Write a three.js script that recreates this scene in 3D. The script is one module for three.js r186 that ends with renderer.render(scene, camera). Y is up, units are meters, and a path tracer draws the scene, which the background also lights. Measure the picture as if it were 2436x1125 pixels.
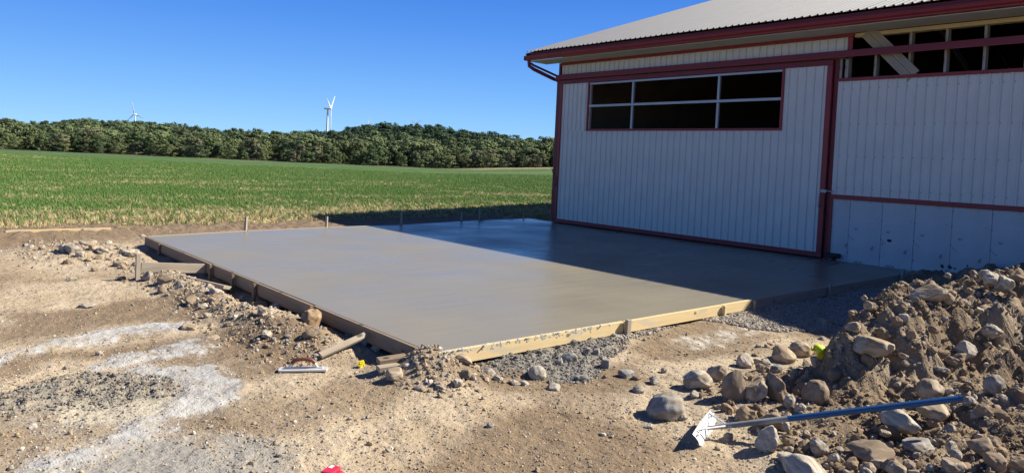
import * as THREE from 'three';
import { mergeGeometries, mergeVertices } from 'three/addons/utils/BufferGeometryUtils.js';
import { RoundedBoxGeometry } from 'three/addons/geometries/RoundedBoxGeometry.js';

// ---------------------------------------------------------------- camera, sky, sun, exposure
const scene = new THREE.Scene();
const renderer = new THREE.WebGLRenderer({ antialias: true });
renderer.toneMapping = THREE.LinearToneMapping;
const EXPOSURE = 1.95;
renderer.toneMappingExposure = EXPOSURE;
renderer.shadowMap.enabled = true;

// a phone held about 1.5 m above the slab, turned 41 degrees away from the barn wall, slightly rolled; lens shifted (cropped picture)
const camera = new THREE.PerspectiveCamera(2 * Math.atan(562.5 / 1703) * 180 / Math.PI, 2436 / 1125, 0.05, 9000);
camera.setViewOffset(2436, 1125, 0, 116.5, 2436, 1125);
camera.position.set(0, 1.5, 0);
camera.quaternion.setFromRotationMatrix(new THREE.Matrix4().makeBasis(
  new THREE.Vector3(0.75357, 0.04794, 0.65561), new THREE.Vector3(-0.01311, 0.99824, -0.05791), new THREE.Vector3(-0.65723, 0.03504, 0.75287)));
scene.add(camera);

const SUN = new THREE.Vector3(1.05, 1, 0.58).normalize();
{ // clear late-summer sky: pale at the horizon, deep blue overhead
  const W = 512, H = 256, d = new Float32Array(W * H * 4), v = new THREE.Vector3();
  for (let j = 0; j < H; j++) for (let i = 0; i < W; i++) {
    const el = ((j + 0.5) / H - 0.5) * Math.PI, az = ((i + 0.5) / W - 0.5) * 2 * Math.PI, e = Math.max(0, el * 180 / Math.PI), k = (j * W + i) * 4;
    v.set(Math.cos(az) * Math.cos(el), Math.sin(el), Math.sin(az) * Math.cos(el));
    const glow = 0.35 * Math.pow(Math.max(0, v.dot(SUN)), 12);
    d[k] = (0.018 + 0.43 * Math.exp(-e / 6.3) + glow) / EXPOSURE;
    d[k + 1] = (0.045 + 0.74 * Math.exp(-e / 10.3) + glow) / EXPOSURE;
    d[k + 2] = (0.16 + 0.87 * Math.exp(-Math.pow(e / 24, 2)) + glow) / EXPOSURE;
    if (el < 0) { d[k] = 0.16; d[k + 1] = 0.15; d[k + 2] = 0.09; }
    d[k + 3] = 1;
  }
  const t = new THREE.DataTexture(d, W, H, THREE.RGBAFormat, THREE.FloatType);
  t.mapping = THREE.EquirectangularReflectionMapping; t.magFilter = THREE.LinearFilter; t.minFilter = THREE.LinearFilter; t.needsUpdate = true;
  scene.background = t; scene.environment = t;
}
const sun = new THREE.DirectionalLight(new THREE.Color(1.0, 0.92, 0.79), 4.9);
sun.name = 'sun';
sun.position.copy(SUN).multiplyScalar(80); sun.castShadow = true; sun.shadow.mapSize.set(4096, 4096);
Object.assign(sun.shadow.camera, { left: -45, right: 45, top: 45, bottom: -45, near: 1, far: 200 });
scene.add(sun, sun.target);

// ---------------------------------------------------------------- random numbers, noise, small helpers
function rng(seed) { let a = seed >>> 0; return () => { a = (a + 0x6D2B79F5) >>> 0; let t = Math.imul(a ^ (a >>> 15), 1 | a); t = (t + Math.imul(t ^ (t >>> 7), 61 | t)) ^ t; return ((t ^ (t >>> 14)) >>> 0) / 4294967296; }; }
const PERM = new Uint8Array(512);
{ const r = rng(7), p = [...Array(256).keys()]; for (let i = 255; i > 0; i--) { const j = Math.floor(r() * (i + 1)); [p[i], p[j]] = [p[j], p[i]]; } for (let i = 0; i < 512; i++) PERM[i] = p[i & 255]; }
const GX = new Float32Array(256), GY = new Float32Array(256);
{ const r = rng(11); for (let i = 0; i < 256; i++) { const a = r() * 6.28318; GX[i] = Math.cos(a); GY[i] = Math.sin(a); } }
function noise(x, y) { // gradient noise, about -0.7 .. 0.7
  const ix = Math.floor(x), iy = Math.floor(y), fx = x - ix, fy = y - iy, X = ix & 255, Y = iy & 255;
  const u = fx * fx * fx * (fx * (fx * 6 - 15) + 10), w = fy * fy * fy * (fy * (fy * 6 - 15) + 10);
  const a = PERM[X + PERM[Y]], b = PERM[X + 1 + PERM[Y]], c = PERM[X + PERM[Y + 1]], d = PERM[X + 1 + PERM[Y + 1]];
  const n0 = GX[a] * fx + GY[a] * fy, n1 = GX[b] * (fx - 1) + GY[b] * fy, n2 = GX[c] * fx + GY[c] * (fy - 1), n3 = GX[d] * (fx - 1) + GY[d] * (fy - 1);
  const p = n0 + (n1 - n0) * u, q = n2 + (n3 - n2) * u;
  return p + (q - p) * w;
}
function fbm(x, y, o) { let s = 0, a = 1; for (let i = 0; i < o; i++) { s += a * noise(x, y); x = x * 2.03 + 17.3; y = y * 2.03 - 9.1; a *= 0.5; } return s; }
const clamp = THREE.MathUtils.clamp, lerp = THREE.MathUtils.lerp;
const sstep = (a, b, x) => { const t = clamp((x - a) / (b - a), 0, 1); return t * t * (3 - 2 * t); };
const gauss = (d) => Math.exp(-d * d);
const C = (r, g, b) => new THREE.Color().setRGB(r, g, b);

const taken = {};
function numbered(n) { const k = taken[n] = (taken[n] ?? -1) + 1; return k ? n + '_' + String(k).padStart(3, '0') : n; }
function setup(o) { o.traverse((m) => { if (m.isMesh) { m.castShadow = true; m.receiveShadow = true; } }); return o; }
function top(o, name, label, category, group) { o.name = numbered(name); o.userData.label = label; if (category) o.userData.category = category; if (group) o.userData.group = group; scene.add(setup(o)); return o; }
function structure(o, name, label) { o.name = name; o.userData.kind = 'structure'; if (label) o.userData.label = label; scene.add(setup(o)); return o; }
function stuff(o, name, label) { o.name = name; o.userData.kind = 'stuff'; o.userData.label = label; scene.add(setup(o)); return o; }
function part(parent, name, geo, mat) { const m = new THREE.Mesh(geo, mat); m.name = name; m.castShadow = m.receiveShadow = true; parent.add(m); return m; }
function group(parent, name) { const g = new THREE.Group(); g.name = name; parent.add(g); return g; }

// texture coordinates in metres, taken from the flattest side of each face; u runs along axis `along`
function metricUV(g, along = 0) {
  g = g.index ? g.toNonIndexed() : g;
  const p = g.attributes.position, n = p.count, uv = new Float32Array(n * 2), a = new THREE.Vector3(), b = new THREE.Vector3(), c = new THREE.Vector3();
  for (let i = 0; i < n; i += 3) {
    a.fromBufferAttribute(p, i); b.fromBufferAttribute(p, i + 1).sub(a); c.fromBufferAttribute(p, i + 2).sub(a);
    b.cross(c); const m = [Math.abs(b.x), Math.abs(b.y), Math.abs(b.z)], k = m.indexOf(Math.max(...m)), o = [0, 1, 2].filter((q) => q !== k);
    if (o[1] === along) o.reverse();
    for (let j = i; j < i + 3; j++) { const q = [p.getX(j), p.getY(j), p.getZ(j)]; uv[j * 2] = q[o[0]]; uv[j * 2 + 1] = q[o[1]] + k * 0.37; }
  }
  g.setAttribute('uv', new THREE.BufferAttribute(uv, 2));
  return g;
}
const boxCache = {};
function rbox(w, h, d, r = 0.004, along) {
  const key = [w, h, d, r, along].map((q) => (q ?? 0).toFixed(3)).join();
  if (!boxCache[key]) boxCache[key] = metricUV(r > 0 ? new RoundedBoxGeometry(w, h, d, 1, Math.min(r, w / 2.1, h / 2.1, d / 2.1)) : new THREE.BoxGeometry(w, h, d), along ?? [w, h, d].indexOf(Math.max(w, h, d)));
  return boxCache[key];
}
// box between world limits, as a part of a thing whose base lies at `base`
function slabBox(parent, name, mat, base, x0, x1, y0, y1, z0, z1, r = 0.004, along) {
  const m = part(parent, name, rbox(x1 - x0, y1 - y0, z1 - z0, r, along), mat);
  m.position.set((x0 + x1) / 2 - base.x, (y0 + y1) / 2 - base.y, (z0 + z1) / 2 - base.z);
  return m;
}
function texture(W, H, f, srgb, rep) { // f(u, v, out) fills out = [r, g, b] in 0..1 (linear values are encoded when srgb)
  const d = new Uint8Array(W * H * 4), o = [0, 0, 0];
  const enc = (x) => { x = clamp(x, 0, 1); return srgb ? (x <= 0.0031308 ? 12.92 * x : 1.055 * Math.pow(x, 1 / 2.4) - 0.055) : x; };
  for (let j = 0, k = 0; j < H; j++) for (let i = 0; i < W; i++, k += 4) { f((i + 0.5) / W, (j + 0.5) / H, o); d[k] = enc(o[0]) * 255; d[k + 1] = enc(o[1]) * 255; d[k + 2] = enc(o[2]) * 255; d[k + 3] = 255; }
  const t = new THREE.DataTexture(d, W, H); t.magFilter = THREE.LinearFilter; t.minFilter = THREE.LinearMipmapLinearFilter; t.generateMipmaps = true;
  t.wrapS = t.wrapT = THREE.RepeatWrapping; if (srgb) t.colorSpace = THREE.SRGBColorSpace; if (rep) t.repeat.set(rep[0], rep[1]); t.needsUpdate = true;
  return t;
}
// noise that tiles over `per` cells
function tnoise(x, y, per) {
  const ix = Math.floor(x), iy = Math.floor(y), fx = x - ix, fy = y - iy, m = (q) => ((q % per) + per) % per;
  const X = m(ix), X1 = m(ix + 1), Y = m(iy), Y1 = m(iy + 1), u = fx * fx * (3 - 2 * fx), w = fy * fy * (3 - 2 * fy), h = (p, q) => PERM[p + PERM[q & 255]];
  const G = (k, dx, dy) => GX[k] * dx + GY[k] * dy;
  return lerp(lerp(G(h(X & 255, Y), fx, fy), G(h(X1 & 255, Y), fx - 1, fy), u), lerp(G(h(X & 255, Y1), fx, fy - 1), G(h(X1 & 255, Y1), fx - 1, fy - 1), u), w);
}
function tfbm(u, v, per, o) { let s = 0, a = 1; for (let i = 0; i < o; i++) { s += a * tnoise(u * per, v * per, per); per *= 2; a *= 0.5; } return s; }
console.log('stage: helpers');

// ---------------------------------------------------------------- materials
const M = {};
function wood(seed, base, dark, rough) {
  const r = rng(seed), ph = r() * 50;
  const knots = [...Array(5)].map(() => [r(), r(), 0.01 + r() * 0.015]);
  const map = texture(512, 256, (u, v, o) => { // 2 m along u, 0.6 m along v
    let warp = 0; for (const [ku, kv, kr] of knots) { const du = (u - ku) * 2, dv = (v - kv) * 0.6; warp += 0.03 * Math.exp(-(du * du * 40 + dv * dv * 900)); }
    const g = tfbm(u, v * 1 + warp * 3, 4, 3) * 0.5 + Math.sin((v * 60 + tnoise(u * 3, v * 8, 8) * 2 + warp * 220 + ph)) * 0.28 + tnoise(u * 16, v * 128, 128) * 0.55;
    let k = clamp(0.5 + g * 0.5, 0, 1);
    let kn = 0; for (const [ku, kv, kr] of knots) { const du = (u - ku) * 2, dv = (v - kv) * 0.6; kn = Math.max(kn, sstep(kr * 1.3, kr * 0.6, Math.hypot(du * 0.7, dv))); }
    const st = sstep(0.15, 0.45, tfbm(u + 0.3, v, 6, 4)) * 0.45;
    for (let c = 0; c < 3; c++) o[c] = lerp(lerp(lerp(dark[c], base[c], k), dark[c] * 0.35, kn), [0.30, 0.29, 0.26][c] * (base[0] / 0.5), st);
  }, true, [0.5, 1 / 0.6]);
  return new THREE.MeshStandardMaterial({ map, roughness: rough ?? 0.78, bumpMap: map, bumpScale: 0.0012 });
}
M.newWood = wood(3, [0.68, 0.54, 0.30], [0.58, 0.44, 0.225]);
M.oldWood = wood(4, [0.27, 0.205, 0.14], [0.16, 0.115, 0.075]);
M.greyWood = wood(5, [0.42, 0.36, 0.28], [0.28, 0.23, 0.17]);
M.stud = wood(6, [0.42, 0.39, 0.33], [0.30, 0.27, 0.21]);
M.darkWood = wood(8, [0.22, 0.165, 0.11], [0.13, 0.095, 0.06]);
function paint(r, g, b, rough, seed, dirt = 0.12, metal = 0) {
  const map = texture(256, 256, (u, v, o) => { const n = 1 + dirt * tfbm(u + seed * 0.13, v, 4, 5) + dirt * 0.4 * tnoise(u * 64, v * 64, 64); o[0] = r * n; o[1] = g * n; o[2] = b * n; }, true, [0.5, 0.5]);
  return new THREE.MeshStandardMaterial({ map, roughness: rough, metalness: metal });
}
M.siding = paint(0.64, 0.63, 0.58, 0.42, 1, 0.07);
M.red = paint(0.25, 0.017, 0.024, 0.45, 2, 0.2);
M.redDark = paint(0.17, 0.011, 0.018, 0.5, 3, 0.18);
M.roof = paint(0.128, 0.136, 0.160, 0.72, 4, 0.09, 0.0);
M.soffit = paint(0.62, 0.60, 0.55, 0.6, 5, 0.05);
M.galv = paint(0.42, 0.43, 0.44, 0.45, 6, 0.12, 0.3);
M.interior = paint(0.20, 0.155, 0.11, 0.95, 7, 0.2);
M.black = paint(0.012, 0.012, 0.013, 0.6, 8, 0.2);
M.iron = paint(0.10, 0.095, 0.09, 0.55, 9, 0.3, 0.5);
// ---------------------------------------------------------------- the shape of the land
// marks on the yard as outlines in metres (x, z): spilled cement, damp earth, gravel
const MARKS = {
  cementA: [[0.83, -6.83], [1.05, -7.01], [1.42, -7.13], [1.75, -7.25], [2.04, -7.24], [2.17, -7.11], [2.04, -6.86], [1.77, -6.89], [1.51, -6.94], [1.38, -6.77], [1.12, -6.85], [0.93, -6.77], [0.66, -6.58], [0.67, -6.71]],
  cementB: [[1.35, -6.16], [1.63, -6.35], [1.92, -6.55], [2.13, -6.54], [2.11, -6.30], [1.98, -6.07], [1.77, -6.04], [1.53, -6.08], [1.37, -5.99], [1.19, -5.97], [1.17, -6.07]],
  cementC: [[1.23, -5.67], [1.45, -5.84], [1.69, -5.75], [1.92, -5.68], [1.97, -5.27], [1.98, -4.97], [1.80, -4.82], [1.61, -4.73], [1.42, -4.73], [1.34, -4.83], [1.48, -5.02], [1.59, -5.22], [1.55, -5.47], [1.40, -5.63]],
  paleC: [[0.77, -5.39], [0.97, -5.21], [1.30, -5.24], [1.45, -5.10], [1.33, -4.84], [1.13, -4.79], [0.92, -4.89], [0.82, -5.12]],
  cementD: [[1.26, -4.84], [1.30, -4.72], [1.22, -4.56], [1.25, -4.39], [1.17, -4.33], [1.10, -4.41], [0.99, -4.31], [0.87, -4.22], [0.70, -4.22], [0.55, -4.29], [0.65, -4.38], [0.90, -4.44], [1.09, -4.65]],
  greyE: [[1.02, -4.32], [1.23, -4.29], [1.34, -4.14], [1.35, -3.96], [1.22, -3.68], [0.76, -4.00]],
  greyF: [[1.41, -4.28], [1.63, -4.21], [1.82, -3.92], [1.79, -3.73], [1.49, -3.49], [1.25, -3.65]],
  clumps: [[0.57, -5.66], [0.88, -5.83], [1.08, -5.94], [1.26, -5.77], [1.38, -5.57], [1.56, -5.40], [1.57, -5.23], [1.41, -5.12], [1.09, -5.18], [0.96, -5.28], [0.76, -5.35], [0.54, -5.31]],
  d1: [[0.85, -8.52], [1.52, -8.28], [2.52, -8.66], [2.77, -7.99], [2.30, -7.10], [1.72, -7.42], [1.17, -7.18], [0.71, -7.12]],
  d2: [[2.20, -6.77], [2.71, -6.67], [3.04, -6.10], [2.73, -5.62], [2.22, -5.11], [1.94, -4.88], [1.70, -4.54], [1.37, -4.63], [1.37, -5.00], [1.67, -5.46], [1.45, -6.24], [0.91, -6.43], [0.77, -6.14], [0.62, -6.11], [0.67, -6.71], [1.23, -6.66]],
  d3: [[1.29, -4.77], [1.66, -4.72], [1.80, -4.52], [1.85, -3.98], [1.68, -3.95], [1.47, -4.32], [1.25, -4.38]],
  d5: [[2.81, -3.59], [3.55, -3.58], [3.68, -3.10], [3.68, -2.59], [3.04, -2.22], [1.87, -3.05], [2.44, -3.43]],
  d6: [[3.12, -4.54], [3.77, -4.69], [4.13, -4.18], [4.95, -3.97], [4.74, -3.53], [4.18, -3.34], [3.68, -3.72], [3.34, -4.04]],
  d7: [[6.10, -4.98], [7.02, -4.47], [7.11, -3.76], [6.11, -3.43], [5.17, -3.69], [5.10, -4.20]],
  spill: [[3.65, -4.65], [4.21, -4.82], [5.11, -4.91], [5.57, -4.65], [5.22, -4.30], [4.59, -4.04], [4.22, -3.79], [3.94, -4.03], [3.71, -4.24], [3.58, -4.45]],
  gravel: [[5.11, -4.91], [5.83, -4.70], [7.94, -4.60], [10.37, -4.57], [13.00, -4.69], [9.66, -3.82], [7.97, -3.49], [7.30, -3.87], [6.71, -4.53], [5.28, -4.35]],
  pale: [[5.86, -4.19], [6.65, -4.23], [7.17, -4.05], [6.48, -3.83], [5.84, -3.93]],
};
const MK = { x0: -1.2, z0: -18, w: 14.6, h: 18, n: 220, m: 270, f: {} };
for (const [name, poly] of Object.entries(MARKS)) { // signed distance, inside positive, on a coarse grid
  const a = new Float32Array(MK.n * MK.m);
  for (let j = 0; j < MK.m; j++) for (let i = 0; i < MK.n; i++) {
    const x = MK.x0 + i / (MK.n - 1) * MK.w, z = MK.z0 + j / (MK.m - 1) * MK.h; let d = 9, inside = false;
    for (let k = 0, l = poly.length - 1; k < poly.length; l = k++) {
      const [ax, az] = poly[l], [bx, bz] = poly[k], ex = bx - ax, ez = bz - az, q = clamp(((x - ax) * ex + (z - az) * ez) / (ex * ex + ez * ez + 1e-9), 0, 1);
      d = Math.min(d, Math.hypot(x - ax - ex * q, z - az - ez * q));
      if ((az > z) !== (bz > z) && x < (bx - ax) * (z - az) / (bz - az) + ax) inside = !inside;
    }
    a[j * MK.n + i] = inside ? d : -d;
  }
  MK.f[name] = a;
}
function mark(name, x, z) {
  const u = clamp((x - MK.x0) / MK.w * (MK.n - 1), 0, MK.n - 1.001), v = clamp((z - MK.z0) / MK.h * (MK.m - 1), 0, MK.m - 1.001), i = Math.floor(u), j = Math.floor(v), a = MK.f[name], k = j * MK.n + i;
  return lerp(lerp(a[k], a[k + 1], u - i), lerp(a[k + MK.n], a[k + MK.n + 1], u - i), v - j);
}
// heap of dug earth beside the slab: s runs away to the right, t towards the camera
const FOOT = [[-12, 9.6], [-9.6, 8.4], [-7.4, 7.1], [-6.1, 5.2], [-5.75, 4.5], [-5.3, 3.75], [-4.85, 3.4], [-4.4, 3.1], [-3.5, 3.0], [4, 3.0]];
const CREST = [[-12, 0.2], [-9.6, 0.25], [-7.4, 0.45], [-6.3, 0.57], [-5.6, 0.59], [-5.2, 0.53], [-4.85, 0.38], [-4.5, 0.08], [-4.2, -0.12], [-3.9, -0.2], [4, -0.2]];
const RISE = [[-12, 1.8], [-9.6, 1.8], [-7.4, 1.7], [-6.2, 1.4], [-5.6, 0.75], [-5.2, 0.58], [-4.6, 0.55], [-4.2, 0.7], [4, 1.0]];
const along = (tab, t) => { for (let i = 1; i < tab.length; i++) if (t <= tab[i][0] || i === tab.length - 1) { const q = clamp((t - tab[i - 1][0]) / (tab[i][0] - tab[i - 1][0]), 0, 1); return lerp(tab[i - 1][1], tab[i][1], q); } };
function heap(x, z) { // height of the heap above the yard
  const s = 0.875 * x + 0.483 * z, t = -0.483 * x + 0.875 * z, d = s - along(FOOT, t), apron = Math.min(0.26, 0.13 * Math.max(0, s - 2.3)) * sstep(-5.7, -4.7, t);
  if (d < 0) return apron;
  const w = along(RISE, t), P = along(CREST, t) + 0.2, q = Math.min(1, d / w);
  return Math.max(apron, P * (q < 0.999 ? 1 - Math.pow(1 - q, 1.45) : 1) + 0.10 * sstep(0.2, 0.7, P) * Math.max(0, d - w));
}
function landMacro(x, z) {
  let y = -0.2;
  y += 0.12 * sstep(-12.8, -14.4, z);
  if (x < 3.3) {
    y += 0.05 * sstep(-8, -12, z);
    y -= 0.05 * gauss((x - 3.04) / 0.12) * sstep(-6.6, -7.4, z) * sstep(-13.2, -12.6, z); y += 0.09 * gauss((x - 2.95) / 0.3) * sstep(-5.1, -5.6, z) * sstep(-7.4, -6.6, z);
    y += 0.13 * gauss((x - 2.68) / 0.26) * sstep(-5.5, -6.2, z) * sstep(-10.8, -9, z);
  }
  y += 0.20 * Math.exp(-Math.pow((x - 3.22) / 0.26, 2) - Math.pow((z + 4.60) / 0.28, 2)) + 0.06 * Math.exp(-Math.pow((x - 3.3) / 0.4, 2) - Math.pow((z + 4.3) / 0.3, 2));
  y += 0.12 * Math.exp(-(Math.pow(x - 2.1, 2) + Math.pow((z + 12.2) / 1.3, 2)) / 0.3);
  if (x > 3.4 && z > -4.6) y += 0.07 * sstep(-3.9, -4.5, z) * sstep(3.5, 4.0, x);
  y += heap(x, z);
  return y;
}
const onSlab = (x, z) => x > 3.2 && z < -4.5 && z > -12.6 - 0.166 * (x - 3.2) && x < 13.1;
const border = (x, z) => -14.75 - 0.10 * x + 0.55 * noise(x * 0.45, 3.1) + 0.25 * noise(x * 1.7, 8.2) - z; // > 0 beyond the yard's edge
function land(x, z, fine = true) {
  let y = landMacro(x, z); const hp = heap(x, z), k = clamp(hp / 0.3, 0, 1);
  if (onSlab(x, z) && z < -4.6 && x > 3.35) return y - 0.05;
  y += 0.022 * fbm(x * 0.9, z * 0.9, 2);
  if (fine) {
    y += 0.016 * fbm(x * 5, z * 5, 3) * (1 + 1.5 * k) + 0.14 * k * fbm(x * 2.1 + 4, z * 2.1, 4);
    y += k * (0.16 * Math.abs(noise(x * 3.1, z * 3.1)) + 0.10 * Math.abs(noise(x * 6.7 + 3, z * 6.7)) + 0.05 * Math.abs(noise(x * 14, z * 14 + 7)) - 0.11);
    const cl = sstep(-0.08, 0.08, mark('clumps', x, z)); if (cl > 0) y += cl * (0.02 + 0.05 * Math.max(-0.2, fbm(x * 11, z * 11, 3)));
    const sp = sstep(-0.05, 0.08, mark('spill', x, z)); if (sp > 0) y += sp * (0.01 + 0.045 * Math.max(-0.1, fbm(x * 9 + 7, z * 9, 3)));
    const cm = Math.max(mark('cementA', x, z), mark('cementB', x, z), mark('cementC', x, z), mark('cementD', x, z)); if (cm > -0.05) y += 0.016 * sstep(-0.05, 0.05, cm + 0.05 * noise(x * 7, z * 7));
    const dm = gauss((x - 2.62) / 0.3) * sstep(-5.5, -6.2, z) * sstep(-11.5, -9, z); if (dm > 0.02) y += dm * 0.05 * Math.max(-0.3, fbm(x * 6, z * 6 + 5, 3));
    const rut = sstep(0.0, 0.3, mark('d5', x, z)); if (rut > 0) { const q = (x * 0.57 + z * 0.82) * 16; y += rut * 0.006 * (Math.sin(q + 2 * noise(x * 2, z * 2)) * (0.5 + noise(x * 3, z * 3 + 9))); }
    const bd = border(x, z); if (bd > -1.6 && bd < 0.6 && !onSlab(x, z - 0.15)) y += 0.05 * fbm(x * 4, z * 4 + 30, 3) * sstep(-1.6, -0.6, bd);
  }
  const b = border(x, z); y -= 0.3 * sstep(0.1, 0.7, b);
  return y;
}
// lateral and forward distance from the camera's standpoint
const lat = (x, z) => 0.7545 * x + 0.6563 * z, fwd = (x, z) => 0.6563 * x - 0.7545 * z;
const RIDGE = [[-1.2, 0.8], [-0.69, 0.8], [-0.60, 4.6], [-0.53, 5.8], [-0.47, 3.7], [-0.40, 2.8], [-0.36, 2.3], [-0.30, 3.3], [-0.25, 4.8], [-0.22, 8.0], [-0.185, 12.2], [-0.13, 12.0], [-0.08, 11.0], [-0.03, 9.4], [0.0, 8.2], [0.022, 6.0], [0.035, 4.4], [0.048, 8.5], [0.06, 8.5], [0.4, 6]];
const EDGE = [[-1.2, -3.4], [-0.68, -3.4], [-0.3, -3.0], [-0.1, -2.7], [-0.02, -1.2], [0.06, 0.3], [0.5, 1]];
function fieldY(x, z) {
  const D = fwd(x, z), L = lat(x, z), r = Math.hypot(x, z);
  const a = D > 1 ? clamp(L / D, -1.2, 0.5) : 0;
  let y = -0.03;
  if (D > 20) y = lerp(-0.03, along(EDGE, a), sstep(20, 330, D) * 0.75 + 0.25 * clamp((D - 20) / 310, 0, 1));
  if (D > 300) { const R = along(RIDGE, a); y = lerp(y, R, sstep(300, 490, D)); if (D > 520) y = lerp(R, 1.5 + 0.0165 * (D - 500), sstep(520, 1000, D)); }
  y += 0.05 * noise(x * 0.09, z * 0.09) * sstep(14, 30, r);
  const b = border(x, z);
  const near = x > -40 && x < 60 ? sstep(0.5, -0.1, b) : 0;
  return y - 0.45 * near * (z > -30 ? 1 : 0) - (z > -14 ? 0 : 0);
}

// ---------------------------------------------------------------- the yard
const YX = [], YZ = [];
for (let x = -6; x < 13.4; ) { YX.push(x); x += x < -0.5 ? 0.12 : x < 6.5 ? 0.026 : 0.045; } YX.push(13.4);
for (let z = -17.6; z < 4; ) { YZ.push(z); z += z < -12 ? 0.06 : z < -8 ? 0.045 : z < -1.2 ? 0.026 : 0.12; } YZ.push(4);
const GT = { x0: -1, z0: -17.5, w: 13.5, h: 17.5 };
function yardMesh() {
  const nx = YX.length, nz = YZ.length, pos = new Float32Array(nx * nz * 3), uv = new Float32Array(nx * nz * 2), idx = [];
  for (let j = 0; j < nz; j++) for (let i = 0; i < nx; i++) {
    const x = YX[i], z = YZ[j], k = j * nx + i;
    pos[k * 3] = x; pos[k * 3 + 1] = land(x, z); pos[k * 3 + 2] = z; uv[k * 2] = (x - GT.x0) / GT.w; uv[k * 2 + 1] = (z - GT.z0) / GT.h;
  }
  for (let j = 0; j < nz - 1; j++) for (let i = 0; i < nx - 1; i++) {
    const x = YX[i], z = YZ[j]; if (x > 3.45 && x < 12.6 && z < -4.75 && z > -12.2 - 0.166 * (x - 3.2)) continue; // covered by the slab
    const a = j * nx + i; idx.push(a, a + nx, a + 1, a + 1, a + nx, a + nx + 1);
  }
  const g = new THREE.BufferGeometry(); g.setAttribute('position', new THREE.BufferAttribute(pos, 3)); g.setAttribute('uv', new THREE.BufferAttribute(uv, 2)); g.setIndex(idx); g.computeVertexNormals();
  return g;
}
const mix3 = (o, c, k) => { for (let i = 0; i < 3; i++) o[i] += (c[i] - o[i]) * k; };
const yardMap = texture(2048, 2048, (u, v, o) => {
  const x = GT.x0 + u * GT.w, z = GT.z0 + v * GT.h;
  const n1 = fbm(x * 1.3, z * 1.3, 3), n2 = fbm(x * 7, z * 7, 2), n3 = noise(x * 38, z * 38), n4 = noise(x * 80 + 3, z * 80), w = 0.10 * n1 + 0.05 * n2 + 0.02 * n3;
  let g = 1 + 0.14 * n2 + 0.30 * n3 + 0.32 * n4;
  o[0] = 0.455; o[1] = 0.372; o[2] = 0.262;
  mix3(o, [0.35, 0.265, 0.165], sstep(-0.25, 0.45, n1) * 0.7);
  let damp = Math.max(mark('d1', x, z), mark('d2', x, z), mark('d3', x, z), mark('d5', x, z) - 0.05, mark('d6', x, z), mark('d7', x, z) - 0.05);
  damp = Math.max(sstep(-0.12, 0.14, damp + 1.6 * w) * 0.85, 0.6 * sstep(0.05, 0.45, fbm(x * 0.75 + 20, z * 0.75, 4) + 0.12 * n2));
  const rim = sstep(-2.7, -1.3, border(x, z) + 0.7 * n2); damp = Math.max(damp, rim * 0.9);
  const hp = clamp(heap(x, z) / 0.12, 0, 1); damp = Math.max(damp, hp * (0.85 + 0.6 * n1));
  mix3(o, [0.178, 0.122, 0.07], clamp(damp, 0, 1));
  if (z < -15.2) mix3(o, [0.17, 0.125, 0.07], 0.7 * sstep(-0.3, 0.4, n2));
  const sp = sstep(-0.04, 0.05, mark('spill', x, z) + w * 1.2); if (sp > 0) mix3(o, [0.215, 0.205, 0.182], sp * 0.9);
  const gv = sstep(-0.1, 0.1, mark('gravel', x, z) + w); if (gv > 0) mix3(o, [0.33, 0.29, 0.235], gv * 0.85);
  const pl = sstep(-0.08, 0.1, mark('pale', x, z) + w * 1.8); if (pl > 0) mix3(o, [0.46, 0.43, 0.38], pl * (0.55 + n2));
  const wash = Math.max(mark('cementC', x, z), mark('cementD', x, z), mark('greyE', x, z), mark('paleC', x, z)); if (wash > -0.4) mix3(o, [0.33, 0.305, 0.265], 0.6 * sstep(-0.3, 0.05, wash + w * 2.5));
  // cement washed out over the earth, with ragged edges and holes
  let cm = Math.max(mark('cementA', x, z), mark('cementB', x, z), mark('cementC', x, z), mark('cementD', x, z));
  if (cm > -0.3) { cm = sstep(-0.09, 0.07, cm + 0.03 + w * 1.8 + 0.05 * n3 + 0.05 * n2) * (0.65 + 0.35 * sstep(-0.7, -0.1, n2 + 0.5 * n3)); mix3(o, [0.43 + 0.12 * n1, 0.425 + 0.11 * n1, 0.41 + 0.09 * n1], clamp(cm, 0, 1) * (0.9 + 0.4 * n2)); g = lerp(g, 1 + 0.12 * n2 + 0.06 * n3, clamp(cm, 0, 1) * 0.8); }
  let pc = mark('paleC', x, z); if (pc > -0.2) mix3(o, [0.50, 0.46, 0.36], sstep(-0.05, 0.06, pc + w * 1.5) * 0.8);
  let ge = Math.max(mark('greyE', x, z), mark('greyF', x, z) - 0.05 - Math.max(0, n2) * 0.12); if (ge > -0.3) mix3(o, [0.29, 0.28, 0.255], sstep(-0.12, 0.10, ge + 0.06 + w * 2) * 0.88);
  let cl = mark('clumps', x, z); if (cl > -0.2) mix3(o, [0.24, 0.22, 0.185], sstep(-0.08, 0.10, cl + w * 1.6) * (0.8 + n2));
  for (let c = 0; c < 3; c++) o[c] *= g * 0.86;
  if (n4 * n3 > 0.12) mix3(o, [0.60, 0.56, 0.48], 0.35); // light grit
}, true);
yardMap.wrapS = yardMap.wrapT = THREE.ClampToEdgeWrapping;
const gritBump = texture(1024, 1024, (u, v, o) => { const a = tfbm(u, v, 24, 5); const b = Math.abs(tnoise(u * 90, v * 90, 90)); o[0] = o[1] = o[2] = 0.5 + 0.32 * a + 0.2 * b; }, false, [GT.w / 1.3, GT.h / 1.3]);
M.yard = new THREE.MeshStandardMaterial({ map: yardMap, roughness: 0.95, bumpMap: gritBump, bumpScale: 0.022 });
structure(new THREE.Mesh(yardMesh(), M.yard), 'ground', 'rutted tan earth yard splashed with cement');
console.log('stage: yard', YX.length * YZ.length);

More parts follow.
